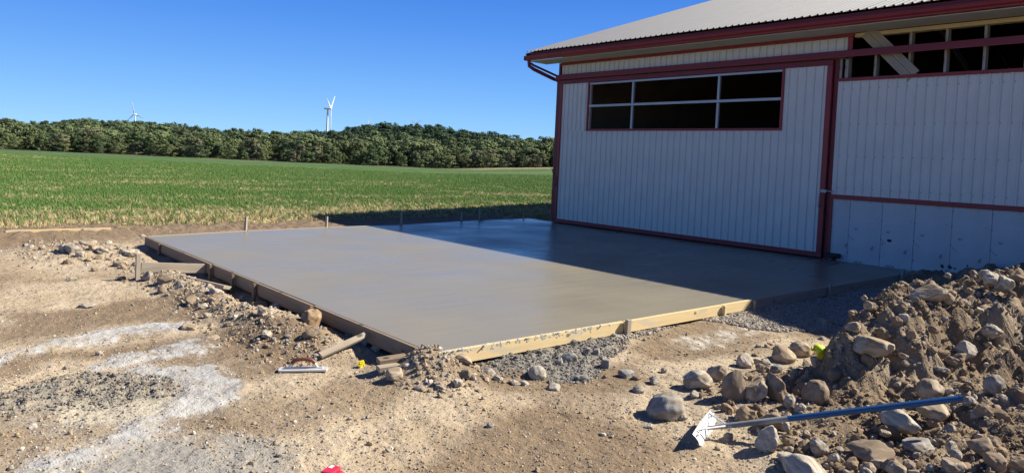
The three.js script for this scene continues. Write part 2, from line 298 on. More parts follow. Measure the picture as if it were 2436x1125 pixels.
// ---------------------------------------------------------------- the field, the wooded rise and the land beyond
const straw = (x, z) => { // share of dry stubble among the green
  const D = fwd(x, z), b = border(x, z);
  let s = sstep(-0.18, 0.42, fbm(x * 0.16 + 40, z * 0.34, 3)) * 0.62 * sstep(70, 22, D) + 0.35 * sstep(0.1, 0.5, fbm(x * 0.11 + 4, z * 0.3, 3)) * sstep(140, 50, D);
  s = Math.max(s, 0.92 * sstep(7.2, 0.8, b + 3.5 * noise(x * 0.5, z * 0.7) + 2 * noise(x * 1.6, z * 2.1)));
  const L = lat(x, z); if (D > 70) s = Math.max(s, 0.5 * sstep(0.25, 0.5, fbm(x * 0.05, z * 0.05 + 9, 2)));
  if (D > 215 && L > -25) s = Math.max(s, sstep(215, 225, D) * sstep(-25, -8, L));
  return s;
};
{
  const rr = []; for (let r = 2.5; r < 6500; r *= r < 40 ? 1.035 : r < 560 ? 1.045 : 1.12) rr.push(r);
  const NA = 420, pos = [], col = [], uv = [], idx = [];
  for (const r of rr) for (let i = 0; i < NA; i++) {
    const a = i / NA * Math.PI * 2, x = r * Math.cos(a), z = r * Math.sin(a), D = fwd(x, z);
    pos.push(x, fieldY(x, z), z); uv.push(x, z);
    const s = straw(x, z), earth = D < 12 || (z > -13.5 && x > -40) ? 1 : 0, wood = sstep(296, 304, D);
    const c = [lerp(0.088, 0.40, s), lerp(0.188, 0.33, s), lerp(0.034, 0.17, s)];
    mix3(c, [0.36, 0.28, 0.18], earth); mix3(c, [0.16, 0.13, 0.08], wood);
    col.push(...c);
  }
  for (let j = 0; j < rr.length - 1; j++) for (let i = 0; i < NA; i++) { const a = j * NA + i, b = j * NA + (i + 1) % NA; idx.push(a, b, a + NA, b, b + NA, a + NA); }
  const c0 = pos.length / 3; pos.push(0, -0.48, 0); uv.push(0, 0); col.push(0.36, 0.28, 0.18);
  for (let i = 0; i < NA; i++) idx.push(c0, (i + 1) % NA, i);
  const g = new THREE.BufferGeometry(); g.setAttribute('position', new THREE.Float32BufferAttribute(pos, 3)); g.setAttribute('color', new THREE.Float32BufferAttribute(col, 3)); g.setAttribute('uv', new THREE.Float32BufferAttribute(uv, 2)); g.setIndex(idx); g.computeVertexNormals();
  const crop = texture(1024, 1024, (u, v, o) => { const n = tfbm(u, v, 16, 6), q = tnoise(u * 160, v * 160, 160), p = tfbm(u + 0.4, v, 5, 4); o[0] = 0.64 + 0.18 * n + 0.14 * q + 0.24 * p; o[1] = 0.66 + 0.16 * n + 0.12 * q + 0.14 * p; o[2] = 0.62 + 0.18 * n + 0.14 * q + 0.1 * p; }, false, [1 / 9, 1 / 9]);
  crop.colorSpace = THREE.NoColorSpace;
  const cb = texture(512, 512, (u, v, o) => { o[0] = o[1] = o[2] = 0.5 + 0.5 * tfbm(u, v, 32, 4); }, false, [1 / 3, 1 / 3]);
  M.field = new THREE.MeshStandardMaterial({ map: crop, vertexColors: true, roughness: 1, bumpMap: cb, bumpScale: 0.12 });
  structure(new THREE.Mesh(g, M.field), 'field', 'wide green field of young crop sloping away to a wooded rise');
}
// ---------------------------------------------------------------- the barn
function ribSheet(w, h, pitch, rh, rb, rt) { // ribbed metal sheet: z across, y up, outside towards -x; texture coordinates in metres
  const pts = [[0, 0]], n = Math.round(w / pitch);
  for (let i = 0; i < n; i++) { const c = (i + 0.5) * w / n; pts.push([c - rb / 2, 0], [c - rt / 2, -rh], [c + rt / 2, -rh], [c + rb / 2, 0]); }
  pts.push([w, 0]);
  const pos = [], uv = [];
  const quad = (a, b, back) => { // two triangles, flat shaded
    const A = [a[1] + back, 0, a[0]], B = [b[1] + back, 0, b[0]], Cc = [b[1] + back, h, b[0]], D = [a[1] + back, h, a[0]], q = back ? [A, Cc, B, A, D, Cc] : [A, B, Cc, A, Cc, D];
    for (const p of q) { pos.push(...p); uv.push(p[2], p[1]); }
  };
  for (let i = 0; i < pts.length - 1; i++) { quad(pts[i], pts[i + 1], 0); quad(pts[i], pts[i + 1], 0.003); }
  const g = new THREE.BufferGeometry(); g.setAttribute('position', new THREE.Float32BufferAttribute(pos, 3)); g.setAttribute('uv', new THREE.Float32BufferAttribute(uv, 2)); g.computeVertexNormals();
  return g;
}
const sheetCache = {};
function siding(parent, base, x, y0, y1, z0, z1, screws) { // fills a strip of wall with sheets six ribs wide
  const W = 0.918, n = Math.max(1, Math.round((z1 - z0) / W)), w = (z1 - z0) / n, h = y1 - y0;
  for (let i = 0; i < n; i++) {
    const k = [w, h].map((q) => q.toFixed(3)).join(); sheetCache[k] ??= ribSheet(w, h, 0.153, 0.026, 0.044, 0.02);
    const m = part(parent, 'siding_panel', sheetCache[k], M.siding); m.position.set(x + (i % 2) * 0.0035 - base.x, y0 - base.y, z0 + i * w - base.z);
    if (screws) { // rows of screws beside the ribs
      const kk = k + 's'; if (!sheetCache[kk]) { const gs = []; const ribs = Math.round(w / 0.153); for (const fy of screws) for (let r = 0; r < ribs; r++) { const g = new THREE.CylinderGeometry(0.006, 0.008, 0.008, 6); g.rotateZ(Math.PI / 2); g.translate(-0.004, fy * h, (r + 0.5) * w / ribs + 0.036); gs.push(g); } sheetCache[kk] = mergeGeometries(gs); }
      const sc = part(m, 'screws', sheetCache[kk], M.iron); sc.userData.kind = 'stuff';
    }
  }
}
const B0 = new THREE.Vector3(13.06, 0, -13.27), ZE = 12;
const barn = new THREE.Group(); barn.position.copy(B0);
const bb = (name, mat, x0, x1, y0, y1, z0, z1, r, along) => slabBox(barn, name, mat, B0, x0, x1, y0, y1, z0, z1, r, along);
{
  const EX = 12.28, EY = 4.335, PITCH = 0.345, RX = 32.4, RY = EY + (RX - EX) * PITCH, A = Math.atan(PITCH), L = (RX - EX) / Math.cos(A), BX = 2 * RX - EX;
  // roof sheets on both slopes
  const PW = 0.845, NP = Math.round((ZE + 0.4 + 13.79) / PW), pw = (ZE + 0.4 + 13.79) / NP, sheet = ribSheet(pw, L, 0.1409, 0.024, 0.05, 0.02);
  const roof = group(barn, 'roof');
  for (let i = 0; i < NP; i++) for (const back of [0, 1]) {
    const m = part(roof, 'roof_panel', sheet, M.roof); m.rotation.order = 'YXZ'; m.rotation.y = back ? Math.PI : 0; m.rotation.z = -(Math.PI / 2 - A);
    m.position.set((back ? BX : EX) - B0.x, EY + (i % 2) * 0.004 - B0.y, -13.79 + (i + back) * pw - B0.z);
  }
  const cap = part(roof, 'ridge_cap', rbox(0.5, 0.05, ZE + 14.2, 0.02), M.roof); cap.position.set(RX - B0.x, RY + 0.02, (ZE - 13.4) / 2 - B0.z);
  // barge boards and gable walls
  for (const [z0, nm] of [[-13.80, 0], [ZE + 0.38, 1]]) for (const back of [0, 1]) {
    const m = part(roof, 'barge_board', rbox(L, 0.19, 0.03, 0.003), M.redDark), sgn = back ? -1 : 1;
    m.rotation.z = sgn * A; m.position.set((back ? (BX + RX) / 2 : (EX + RX) / 2) - B0.x + sgn * 0.045, (EY + RY) / 2 - 0.125, z0 + 0.015 - B0.z);
  }
  for (const [z0, d] of [[-13.27, 0.07], [ZE - 0.07, 0.07]]) {
    const s = new THREE.Shape(); s.moveTo(13.1, -0.3); s.lineTo(BX - 0.7, -0.3); s.lineTo(BX - 0.7, EY + 0.15); s.lineTo(RX, RY - 0.12); s.lineTo(13.1, EY + 0.15);
    const g = metricUV(new THREE.ExtrudeGeometry(s, { depth: d, bevelEnabled: false })); g.translate(-B0.x, -B0.y, z0 - B0.z); part(barn, 'gable_wall', g, M.siding); const gi = g.clone(); gi.translate(0, 0, z0 < 0 ? d + 0.004 : -d - 0.004); part(barn, 'gable_lining', gi, M.interior);
  }
  bb('back_wall', M.siding, BX - 0.72, BX - 0.68, -0.3, EY + 0.05, -13.10, ZE - 0.16, 0); bb('back_lining', M.interior, BX - 0.758, BX - 0.724, -0.3, EY + 0.05, -13.10, ZE - 0.16, 0);
  bb('floor', M.interior, 13.075, BX - 0.76, -0.2, -0.012, -13.10, ZE - 0.16, 0);
  const lining = part(barn, 'ceiling_lining', rbox(L - 0.9, 0.03, ZE + 13, 0), M.interior); lining.rotation.z = A; lining.position.set((EX + 1.0 + RX) / 2 - B0.x, (EY + 0.345 + RY) / 2 - 0.16, (ZE - 13.27) / 2 - B0.z);
  // eave: fascia, gutter, soffit
  bb('fascia', M.redDark, 12.38, 12.41, 4.135, 4.325, -13.77, ZE + 0.35);
  const gs = new THREE.Shape(); for (const [i, [x, y]] of [[12.378, 4.125], [12.30, 4.125], [12.296, 4.150], [12.275, 4.175], [12.262, 4.205], [12.262, 4.222], [12.252, 4.226], [12.252, 4.236], [12.268, 4.236], [12.272, 4.205], [12.285, 4.18], [12.304, 4.158], [12.308, 4.135], [12.378, 4.135]].entries()) i ? gs.lineTo(x, y) : gs.moveTo(x, y);
  const gut = metricUV(new THREE.ExtrudeGeometry(gs, { depth: ZE + 13.9, bevelEnabled: false }), 2); gut.translate(-B0.x, 0, -13.82 - B0.z);
  const gutter = part(barn, 'gutter', gut, M.red);
  const gend = part(gutter, 'end_cap', rbox(0.115, 0.105, 0.008, 0.002), M.red); gend.position.set(12.32 - B0.x, 4.182, -13.824 - B0.z);
  bb('soffit', M.soffit, 12.412, 13.02, 4.112, 4.128, -13.76, ZE, 0.002);
  // downspout: from the gutter's end back to the corner of the wall
  const pipe = (pts, r, nm) => { const t = part(gutter, nm, new THREE.TubeGeometry(new THREE.CatmullRomCurve3(pts.map((p) => new THREE.Vector3(...p).sub(B0)), false, 'catmullrom', 0.12), 30, r, 8), M.redDark); return t; };
  pipe([[12.33, 4.13, -13.70], [12.33, 4.02, -13.70], [12.37, 3.95, -13.68], [12.75, 3.79, -13.50], [13.08, 3.66, -13.36], [13.10, 3.55, -13.35], [13.10, 0.2, -13.35]], 0.046, 'downspout');
  pipe([[12.39, 4.06, -13.68], [12.45, 4.02, -13.66], [12.78, 3.885, -13.48], [13.06, 3.77, -13.33]], 0.03, 'brace_pipe');
  // strip of siding above the door rail with its trims
  siding(barn, B0, 13.05, 3.79, 4.05, -13.20, -5.90);
  bb('backing_board', M.darkWood, 13.06, 13.09, 3.66, 4.11, -13.20, -5.86, 0);
  bb('trim_board', M.red, 13.008, 13.045, 4.045, 4.110, -13.20, -5.78); bb('trim_board', M.red, 13.012, 13.05, 3.70, 4.043, -5.89, -5.80);
  bb('door_rail', M.redDark, 12.90, 13.015, 3.688, 3.792, -13.28, 6, 0.006);
  bb('rail_lip', M.red, 12.885, 12.92, 3.668, 3.692, -13.28, 6, 0.003);
  bb('corner_trim', M.redDark, 13.03, 13.10, 0.01, 4.11, -13.30, -13.235, 0.004); bb('corner_post', M.redDark, 13.05, 13.2, 0, 3.68, -13.23, -13.08);
  // wall to the right of the door: concrete footing in panels, siding, open studs below the eave
  const F = group(barn, 'foundation');
  const conc = texture(512, 512, (u, v, o) => { const n = tfbm(u, v, 3, 6), q = tnoise(u * 70, v * 70, 70), b = sstep(0.42, 0.6, tfbm(u + 0.2, v + 0.7, 14, 3)); const k = 1 + 0.16 * n + 0.06 * q; o[0] = 0.54 * k; o[1] = 0.54 * k; o[2] = 0.53 * k; mix3(o, [0.10, 0.09, 0.08], b * 0.6); }, true, [0.45, 0.45]);
  M.concrete = new THREE.MeshStandardMaterial({ map: conc, roughness: 0.85, bumpMap: conc, bumpScale: 0.004 });
  slabBox(F, 'core', M.concrete, B0, 13.075, 13.28, -0.4, 1.12, -6.02, ZE - 0.1, 0);
  const seams = [-6.02, -5.68, -5.12, -4.59, -4.03, -3.47]; for (let z = -2.91; z < 7; z += 0.556) seams.push(z);
  const tie = new THREE.CylinderGeometry(0.007, 0.010, 0.010, 7); tie.rotateZ(Math.PI / 2);
  for (let i = 0; i < seams.length - 1; i++) {
    const p = slabBox(F, 'wall_panel', M.concrete, B0, 13.060 - (i % 3) * 0.0015, 13.076, -0.4, 1.118, seams[i] + 0.003, seams[i + 1] - 0.003, 0.003);
    for (const y of [0.16, 0.48, 0.80, 1.04]) { const t = part(F, 'form_tie', tie, M.iron); t.position.set(13.056 - B0.x, y + 0.03 * noise(i * 3.3, y * 7), seams[i + 1] - B0.z + 0.004); }
  }
  { const r = rng(61); for (const [z, y, n] of [[-4.0, 0.10, 14], [-3.6, 0.16, 9], [-5.1, 0.42, 2]]) for (let k = 0; k < n; k++) { // blobs of tar left on the footing
    const g = new THREE.CircleGeometry(0.006 + r() * 0.02, 7); g.rotateY(-Math.PI / 2); g.scale(1, 0.5 + r(), 0.7 + r()); const m = part(F, 'tar_spot', g, M.black); m.position.set(13.0545 - r() * 0.001 - B0.x, y + (r() - 0.5) * 0.10, z + (r() - 0.5) * 0.45 - B0.z); } }
  bb('sill_trim', M.red, 13.02, 13.075, 1.12, 1.20, -6.03, ZE - 0.1);
  siding(barn, B0, 13.05, 1.20, 3.262, -6.03, 6.0, [0.06, 0.34, 0.62, 0.93]);
  bb('backing_board', M.darkWood, 13.06, 13.10, 1.20, 3.27, -6.03, ZE - 0.1, 0);
  bb('trim_board', M.red, 13.012, 13.10, 3.255, 3.312, -6.03, ZE - 0.1);
  bb('top_plate', M.newWood, 13.045, 13.19, 4.035, 4.105, -5.79, ZE - 0.1);
  bb('stud', M.stud, 13.07, 13.11, 3.31, 4.035, -6.04, -5.99); bb('stud', M.stud, 13.06, 13.2, 3.31, 4.035, -5.93, -5.87);
  for (let z = -5.43; z < 3; z += 0.555) bb('stud', M.stud, 13.075, 13.21, 3.31, 4.035, z, z + 0.042);
  for (const o of [-0.064, 0.064]) { // two brace boards side by side
    const m = part(barn, 'brace_board', rbox(0.036, 0.124, 1.16, 0.004), M.greyWood), dz = 0.75, dy = -0.78, l = Math.hypot(dz, dy), px = -dy / l, py = dz / l;
    m.rotation.x = -Math.atan2(dy, dz); m.position.set(13.05 - B0.x, 3.70 + o * py, -5.165 + o * px - B0.z);
  }
  // the sliding door
  const D = group(barn, 'sliding_door'), db = (name, mat, x0, x1, y0, y1, z0, z1, r, along) => slabBox(D, name, mat, B0, x0, x1, y0, y1, z0, z1, r, along);
  const Z0 = -13.17, Z1 = -6.115, W0 = -12.20, W1 = -7.045;
  db('door_frame', M.redDark, 12.97, 13.02, 3.555, 3.655, Z0, Z1, 0.004); db('door_frame', M.red, 12.97, 13.02, 0.025, 0.115, Z0, Z1, 0.004);
  db('door_frame', M.red, 12.968, 13.02, 0.118, 3.552, Z0, Z0 + 0.085, 0.004); db('door_frame', M.red, 12.968, 13.02, 0.118, 3.552, Z1 - 0.10, Z1, 0.004);
  siding(D, B0, 13.0, 0.115, 2.365, Z0 + 0.085, Z1 - 0.10); siding(D, B0, 13.0, 2.365, 3.556, Z0 + 0.085, W0); siding(D, B0, 13.0, 2.365, 3.556, W1, Z1 - 0.10);
  db('door_core', M.darkWood, 13.012, 13.045, 0.03, 2.37, Z0 + 0.01, Z1 - 0.01, 0); db('door_core', M.darkWood, 13.012, 13.045, 2.37, 3.65, Z0 + 0.01, W0, 0); db('door_core', M.darkWood, 13.012, 13.045, 2.37, 3.65, W1, Z1 - 0.01, 0);
  db('window_frame', M.red, 12.972, 13.03, 2.362, 2.412, W0, W1, 0.003); db('window_frame', M.red, 12.974, 13.03, 2.413, 3.553, W0, W0 + 0.05, 0.003); db('window_frame', M.red, 12.974, 13.03, 2.413, 3.553, W1 - 0.05, W1, 0.003);
  db('window_bar', M.galv, 12.99, 13.03, 3.500, 3.545, W0 + 0.052, W1 - 0.052, 0.003); db('window_bar', M.galv, 12.985, 13.03, 2.95, 3.005, W0 + 0.052, W1 - 0.052, 0.003);
  for (const z of [-10.79, -8.505]) { db('window_bar', M.galv, 12.995, 13.05, 2.414, 2.948, z - 0.025, z + 0.025, 0.003); db('window_bar', M.galv, 12.995, 13.05, 3.007, 3.498, z - 0.025, z + 0.025, 0.003); }
  db('window_bar', M.stud, 13.0, 13.06, 2.414, 3.498, W0 + 0.055, W0 + 0.095, 0.003);
  // latch and handle on the right edge, hook on the left edge
  const la = group(D, 'latch');
  const lp = (nm, g, mat, x, y, z, rx = 0) => { const m = part(la, nm, g, mat); m.position.set(x - B0.x, y, z - B0.z); m.rotation.x = rx; return m; };
  lp('plate', rbox(0.01, 0.06, 0.11, 0.003), M.galv, 12.96, 1.25, -6.14); lp('bolt', new THREE.CylinderGeometry(0.009, 0.009, 0.20, 8), M.galv, 12.945, 1.255, -6.05, Math.PI / 2 + 0.12); lp('handle', new THREE.TubeGeometry(new THREE.CatmullRomCurve3([[0, 0.12, 0], [-0.05, 0.10, 0], [-0.05, -0.14, -0.01], [0, -0.17, -0.02]].map((p) => new THREE.Vector3(...p))), 16, 0.009, 6), M.galv, 12.962, 1.12, -6.185);
  const ho = group(D, 'hook'); const hk = part(ho, 'rod', new THREE.TubeGeometry(new THREE.CatmullRomCurve3([[0, 0.25, -0.16], [-0.02, 0.06, -0.06], [-0.03, 0, 0], [-0.03, -0.16, 0.02], [0, -0.2, 0.02]].map((p) => new THREE.Vector3(...p))), 20, 0.011, 6), M.iron); hk.position.set(12.97 - B0.x, 1.15, -13.16 - B0.z);
  // right jamb and the black guide at its foot
  bb('jamb_post', M.redDark, 13.04, 13.2, 0.0, 3.66, -6.11, -6.035); bb('jamb_trim', M.red, 13.03, 13.055, 0.01, 1.12, -6.035, -5.99);
  const gu = group(barn, 'door_guide'); slabBox(gu, 'bracket', M.black, B0, 12.93, 13.05, 0.05, 0.13, -6.03, -5.78, 0.012); const ro = part(gu, 'roller', new THREE.CylinderGeometry(0.04, 0.04, 0.07, 14), M.black); ro.position.set(12.93 - B0.x, 0.05, -5.86 - B0.z); ro.rotation.z = 0.2;
}
top(barn, 'barn', 'grey ribbed metal barn with dark red trim, sliding door and silver roof', 'barn');
console.log('stage: barn');

// ---------------------------------------------------------------- the fresh slab, its form boards and stakes
{
  const s = new THREE.Shape(); const P = [[3.2, -4.5], [13.035, -4.5], [13.035, -13.2], [13.12, -13.34], [13.2, -14.30], [11.4, -14.12], [8.62, -13.47], [6.75, -13.32], [5.0, -13.08], [3.2, -12.66]];
  P.forEach(([x, z], i) => i ? s.lineTo(x, -z) : s.moveTo(x, -z));
  const g = new THREE.ExtrudeGeometry(s, { depth: 0.11, bevelEnabled: false }); g.rotateX(-Math.PI / 2); g.translate(0, -0.11, 0);
  const streak = (u, v) => 0.55 * tnoise(u * 6, v * 150 + 0.0, 150) + 0.45 * tnoise(u * 12, v * 300, 300) + 0.5 * tnoise(u * 3, v * 42, 84);
  const smap = texture(1024, 2048, (u, v, o) => { const n = tfbm(u, v, 5, 4), t = streak(u, v + 0.006 * Math.sin(u * 6.283)), k = 1 + 0.06 * n + 0.09 * t; o[0] = 0.222 * k; o[1] = 0.203 * k; o[2] = 0.156 * k; }, true);
  const sbump = texture(1024, 2048, (u, v, o) => { o[0] = o[1] = o[2] = 0.5 + 0.42 * streak(u, v + 0.006 * Math.sin(u * 6.283)); }, false);
  const srough = texture(1024, 1024, (u, v, o) => { const t = streak(u, v); o[0] = o[1] = o[2] = 0.33 + 0.12 * tfbm(u, v, 4, 3) + 0.12 * t; }, false);
  const uv = g.attributes.uv, p = g.attributes.position; for (let i = 0; i < uv.count; i++) uv.setXY(i, (p.getX(i) - 3.2) / 5, (p.getZ(i) + 14.4) / 5);
  M.slab = new THREE.MeshPhysicalMaterial({ map: smap, bumpMap: sbump, bumpScale: 0.0016, roughness: 1, roughnessMap: srough, specularIntensity: 0.36 });
  top(new THREE.Mesh(g, M.slab), 'concrete_slab', 'freshly poured smooth grey concrete slab in front of the barn door', 'slab');
}
// a board lying or standing between two points of its lower edge
function plank(name, a, b, h, t, mat, label, category, grp, roll = 0) {
  const A = new THREE.Vector3(...a), Bv = new THREE.Vector3(...b), d = Bv.clone().sub(A), L = d.length();
  const m = new THREE.Mesh(rbox(L, h, t, 0.0035, 0), mat); d.normalize();
  const yaw = Math.atan2(-d.z, d.x), pit = Math.asin(d.y);
  m.rotation.order = 'YZX'; m.rotation.set(roll, yaw, pit);
  m.position.copy(A).add(Bv).multiplyScalar(0.5).add(new THREE.Vector3(0, h / 2, 0));
  return top(m, name, label, category, grp);
}
const stakeGeo = (() => { const s = new THREE.Shape(); s.moveTo(-0.02, 0.5); s.lineTo(-0.02, 0.07); s.lineTo(0, 0); s.lineTo(0.02, 0.07); s.lineTo(0.02, 0.5); const g = metricUV(new THREE.ExtrudeGeometry(s, { depth: 0.028, bevelEnabled: true, bevelSize: 0.002, bevelThickness: 0.002, bevelSegments: 1 }), 1); g.translate(0, 0, -0.014); return g; })();
function stake(x, z, topY, lean, turn, mat, label, sc = 1) {
  const m = new THREE.Mesh(stakeGeo, mat); m.rotation.set(lean[0], turn, lean[1]); m.scale.set(sc, 1, sc); m.position.set(x, topY - 0.5, z); return top(m, 'wooden_stake', label, 'stake', 'stakes holding the form boards');
}
{
  // left edge, far to near
  const J = [-12.66, -11.72, -9.45, -7.92, -6.51, -4.53], H = [0.13, 0.135, 0.14, 0.135, 0.125];
  const txt = ['short dark form board at the far corner of the slab', 'long shaded form board on the left of the slab ending at the brace', 'shaded form board beside the half-buried pale planks', 'shaded form board behind the pair of pale boulders', 'brown form board running under the near corner mound'];
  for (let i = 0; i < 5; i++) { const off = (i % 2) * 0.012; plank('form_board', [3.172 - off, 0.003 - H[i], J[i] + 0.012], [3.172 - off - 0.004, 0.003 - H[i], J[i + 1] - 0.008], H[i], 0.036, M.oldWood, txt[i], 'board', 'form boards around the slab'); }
  for (const [z, x, t] of [[-11.70, 3.125, 'dark stake against the far end of the left form boards'], [-9.38, 3.12, 'dark stake where the short brace meets the left form boards'], [-8.58, 3.115, 'dark stake beside the gap with the half-buried planks'], [-7.9, 3.115, 'dark stake at the middle joint of the left form boards'], [-6.46, 3.115, 'dark stake behind the orange clod of earth']]) stake(x, z, 0.0, [0.02, 0], Math.PI / 2, M.darkWood, t);
  // near edge
  const JX = [3.22, 5.43, 7.14, 7.78, 9.7, 12.2], hh = [0.118, 0.115, 0.112, 0.118, 0.12];
  const t2 = ['pale yellow form board smeared with concrete at the near corner', 'pale yellow form board between the upright stake and the short stake', 'short pale form board just before the shadow edge', 'shaded form board just inside the shadow edge', 'shaded form board farthest along, ending at the leaning stake'];
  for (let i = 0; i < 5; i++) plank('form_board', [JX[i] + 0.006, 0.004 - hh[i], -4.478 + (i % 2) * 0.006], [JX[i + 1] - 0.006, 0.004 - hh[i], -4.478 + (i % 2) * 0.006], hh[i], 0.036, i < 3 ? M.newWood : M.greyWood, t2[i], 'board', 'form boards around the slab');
  stake(5.44, -4.432, 0.028, [0.03, 0], 0, M.greyWood, 'upright pale stake in front of the yellow form boards', 1.25);
  stake(7.14, -4.436, 0.0, [0.02, 0.0], 0.1, M.newWood, 'short sunlit stake flush with the yellow form board'); stake(7.79, -4.434, 0.0, [0.02, 0], 0, M.greyWood, 'stake at the shadow edge of the near form boards');
  stake(9.72, -4.434, 0.055, [0.02, 0], 0, M.greyWood, 'shaded stake standing above the near form boards'); stake(12.1, -4.42, 0.115, [0.02, -0.22], 0, M.greyWood, 'pale stake leaning to one side by the barn footing', 1.1);
  plank('form_board', [12.22, -0.1, -4.46], [13.0, -0.1, -4.44], 0.1, 0.036, M.greyWood, 'short end form board against the barn footing', 'board', 'form boards around the slab');
  // back edge
  const BK = [[3.2, -12.70], [5.0, -13.12], [6.75, -13.36], [8.62, -13.51], [11.4, -14.16], [13.18, -14.34]], t3 = ['back form board at the far left of the slab', 'back form board between the first and second back stakes', 'back form board running into the shadow', 'back form board wholly in the shadow', 'back form board next to the barn corner'];
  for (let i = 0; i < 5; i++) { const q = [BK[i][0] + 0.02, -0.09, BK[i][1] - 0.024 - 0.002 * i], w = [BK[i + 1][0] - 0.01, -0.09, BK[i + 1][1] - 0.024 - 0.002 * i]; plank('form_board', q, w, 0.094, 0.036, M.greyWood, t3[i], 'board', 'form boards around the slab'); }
  for (const [x, z, h, m, t] of [[5.0, -13.19, 0.26, M.greyWood, 'sunlit stake behind the slab, leftmost of the back row'], [6.74, -13.42, 0.215, M.greyWood, 'sunlit stake behind the slab, next to the shadow edge'], [8.63, -13.58, 0.275, M.greyWood, 'slim shaded stake behind the slab where the shadow begins'], [10.66, -14.04, 0.205, M.greyWood, 'thick leaning stake in the shadow behind the slab'], [11.38, -14.24, 0.28, M.greyWood, 'tall shaded stake above the slanting brace board'], [13.1, -14.46, 0.145, M.greyWood, 'short shaded stake near the barn corner']]) stake(x, z, h, [0, (x * 7 % 1 - 0.5) * 0.06], 0.7, m, t, 1.2);
  plank('brace_board', [11.42, 0.05, -14.26], [12.0, -0.05, -14.62], 0.04, 0.09, M.greyWood, 'slanting brace board at the tall stake behind the slab', 'board');
  plank('brace_board', [12.5, -0.03, -14.6], [12.72, 0.03, -14.5], 0.035, 0.07, M.greyWood, 'stub of wood behind the slab near the barn corner', 'board');
}
console.log('stage: slab');
// ---------------------------------------------------------------- loose boards, tools and small things
const onLand = (x, z) => land(x, z);
plank('wooden_plank', [1.45, -0.085, -14.24], [2.99, -0.075, -14.22], 0.075, 0.036, M.newWood, 'long pale plank lying at the edge of the field', 'plank');
plank('brace_board', [2.37, -0.075, -9.64], [3.125, -0.135, -9.60], 0.12, 0.036, M.greyWood, 'short thick brace board between a stake and the left form board', 'board');
stake(2.335, -9.635, 0.15, [0, 0.0], 0.1, M.greyWood, 'upright stake at the outer end of the short brace board', 1.15);
plank('wooden_plank', [2.60, -0.115, -9.55], [2.78, -0.11, -8.98], 0.03, 0.085, M.greyWood, 'thin grey plank half buried behind the pale plank', 'plank', undefined, 0.2);
plank('wooden_plank', [2.70, -0.095, -9.02], [2.98, -0.13, -8.35], 0.04, 0.12, M.greyWood, 'pale plank half buried in the rubble strip beside the slab', 'plank', undefined, -0.25);
plank('wooden_plank', [2.68, -0.165, -5.36], [3.12, -0.06, -5.40], 0.026, 0.06, M.greyWood, 'weathered plank propped up against the near end of the left form board', 'plank', undefined, 0.5);
plank('wooden_block', [2.83, -0.14, -4.70], [3.07, -0.13, -4.66], 0.04, 0.075, M.greyWood, 'short pale wooden block lying at the foot of the corner mound', 'block', undefined, 0.1);
plank('wooden_block', [2.86, -0.10, -4.75], [3.09, -0.09, -4.71], 0.04, 0.08, M.oldWood, 'mud-covered wooden block on top of the pale block', 'block', undefined, 0.12);
{ // hand float: flat blade, two brackets, curved grip
  const g = new THREE.Group(); g.position.set(2.449, onLand(2.449, -5.168) + 0.01, -5.168); g.rotation.y = -0.56; g.rotation.z = 0.02;
  const white = paint(0.62, 0.62, 0.60, 0.35, 21, 0.15, 0.2), grip = paint(0.17, 0.055, 0.035, 0.55, 22, 0.25);
  const s = new THREE.Shape(); s.moveTo(-0.175, -0.045); s.lineTo(0.175, -0.045); s.quadraticCurveTo(0.192, 0, 0.175, 0.045); s.lineTo(-0.175, 0.045); s.quadraticCurveTo(-0.192, 0, -0.175, -0.045);
  const bl = new THREE.ExtrudeGeometry(s, { depth: 0.009, bevelEnabled: true, bevelSize: 0.004, bevelThickness: 0.003, bevelSegments: 2 }); bl.rotateX(-Math.PI / 2); part(g, 'blade', metricUV(bl), white).position.y = 0.004;
  const rib = part(g, 'spine', rbox(0.30, 0.012, 0.022, 0.004), white); rib.position.set(0, 0.02, 0);
  for (const x of [-0.085, 0.085]) { const m = part(g, 'bracket', new THREE.TubeGeometry(new THREE.QuadraticBezierCurve3(new THREE.Vector3(x * 1.25, 0.016, 0), new THREE.Vector3(x * 1.15, 0.04, 0), new THREE.Vector3(x * 0.85, 0.066, 0)), 10, 0.011, 8), white); }
  part(g, 'grip', new THREE.TubeGeometry(new THREE.CatmullRomCurve3([[-0.088, 0.055, 0], [-0.06, 0.078, 0], [0, 0.088, 0], [0.06, 0.078, 0], [0.088, 0.055, 0]].map((p) => new THREE.Vector3(...p))), 24, 0.0155, 12), grip);
  top(g, 'hand_float', 'white hand float with brown curved grip lying on the tan earth', 'hand float');
}
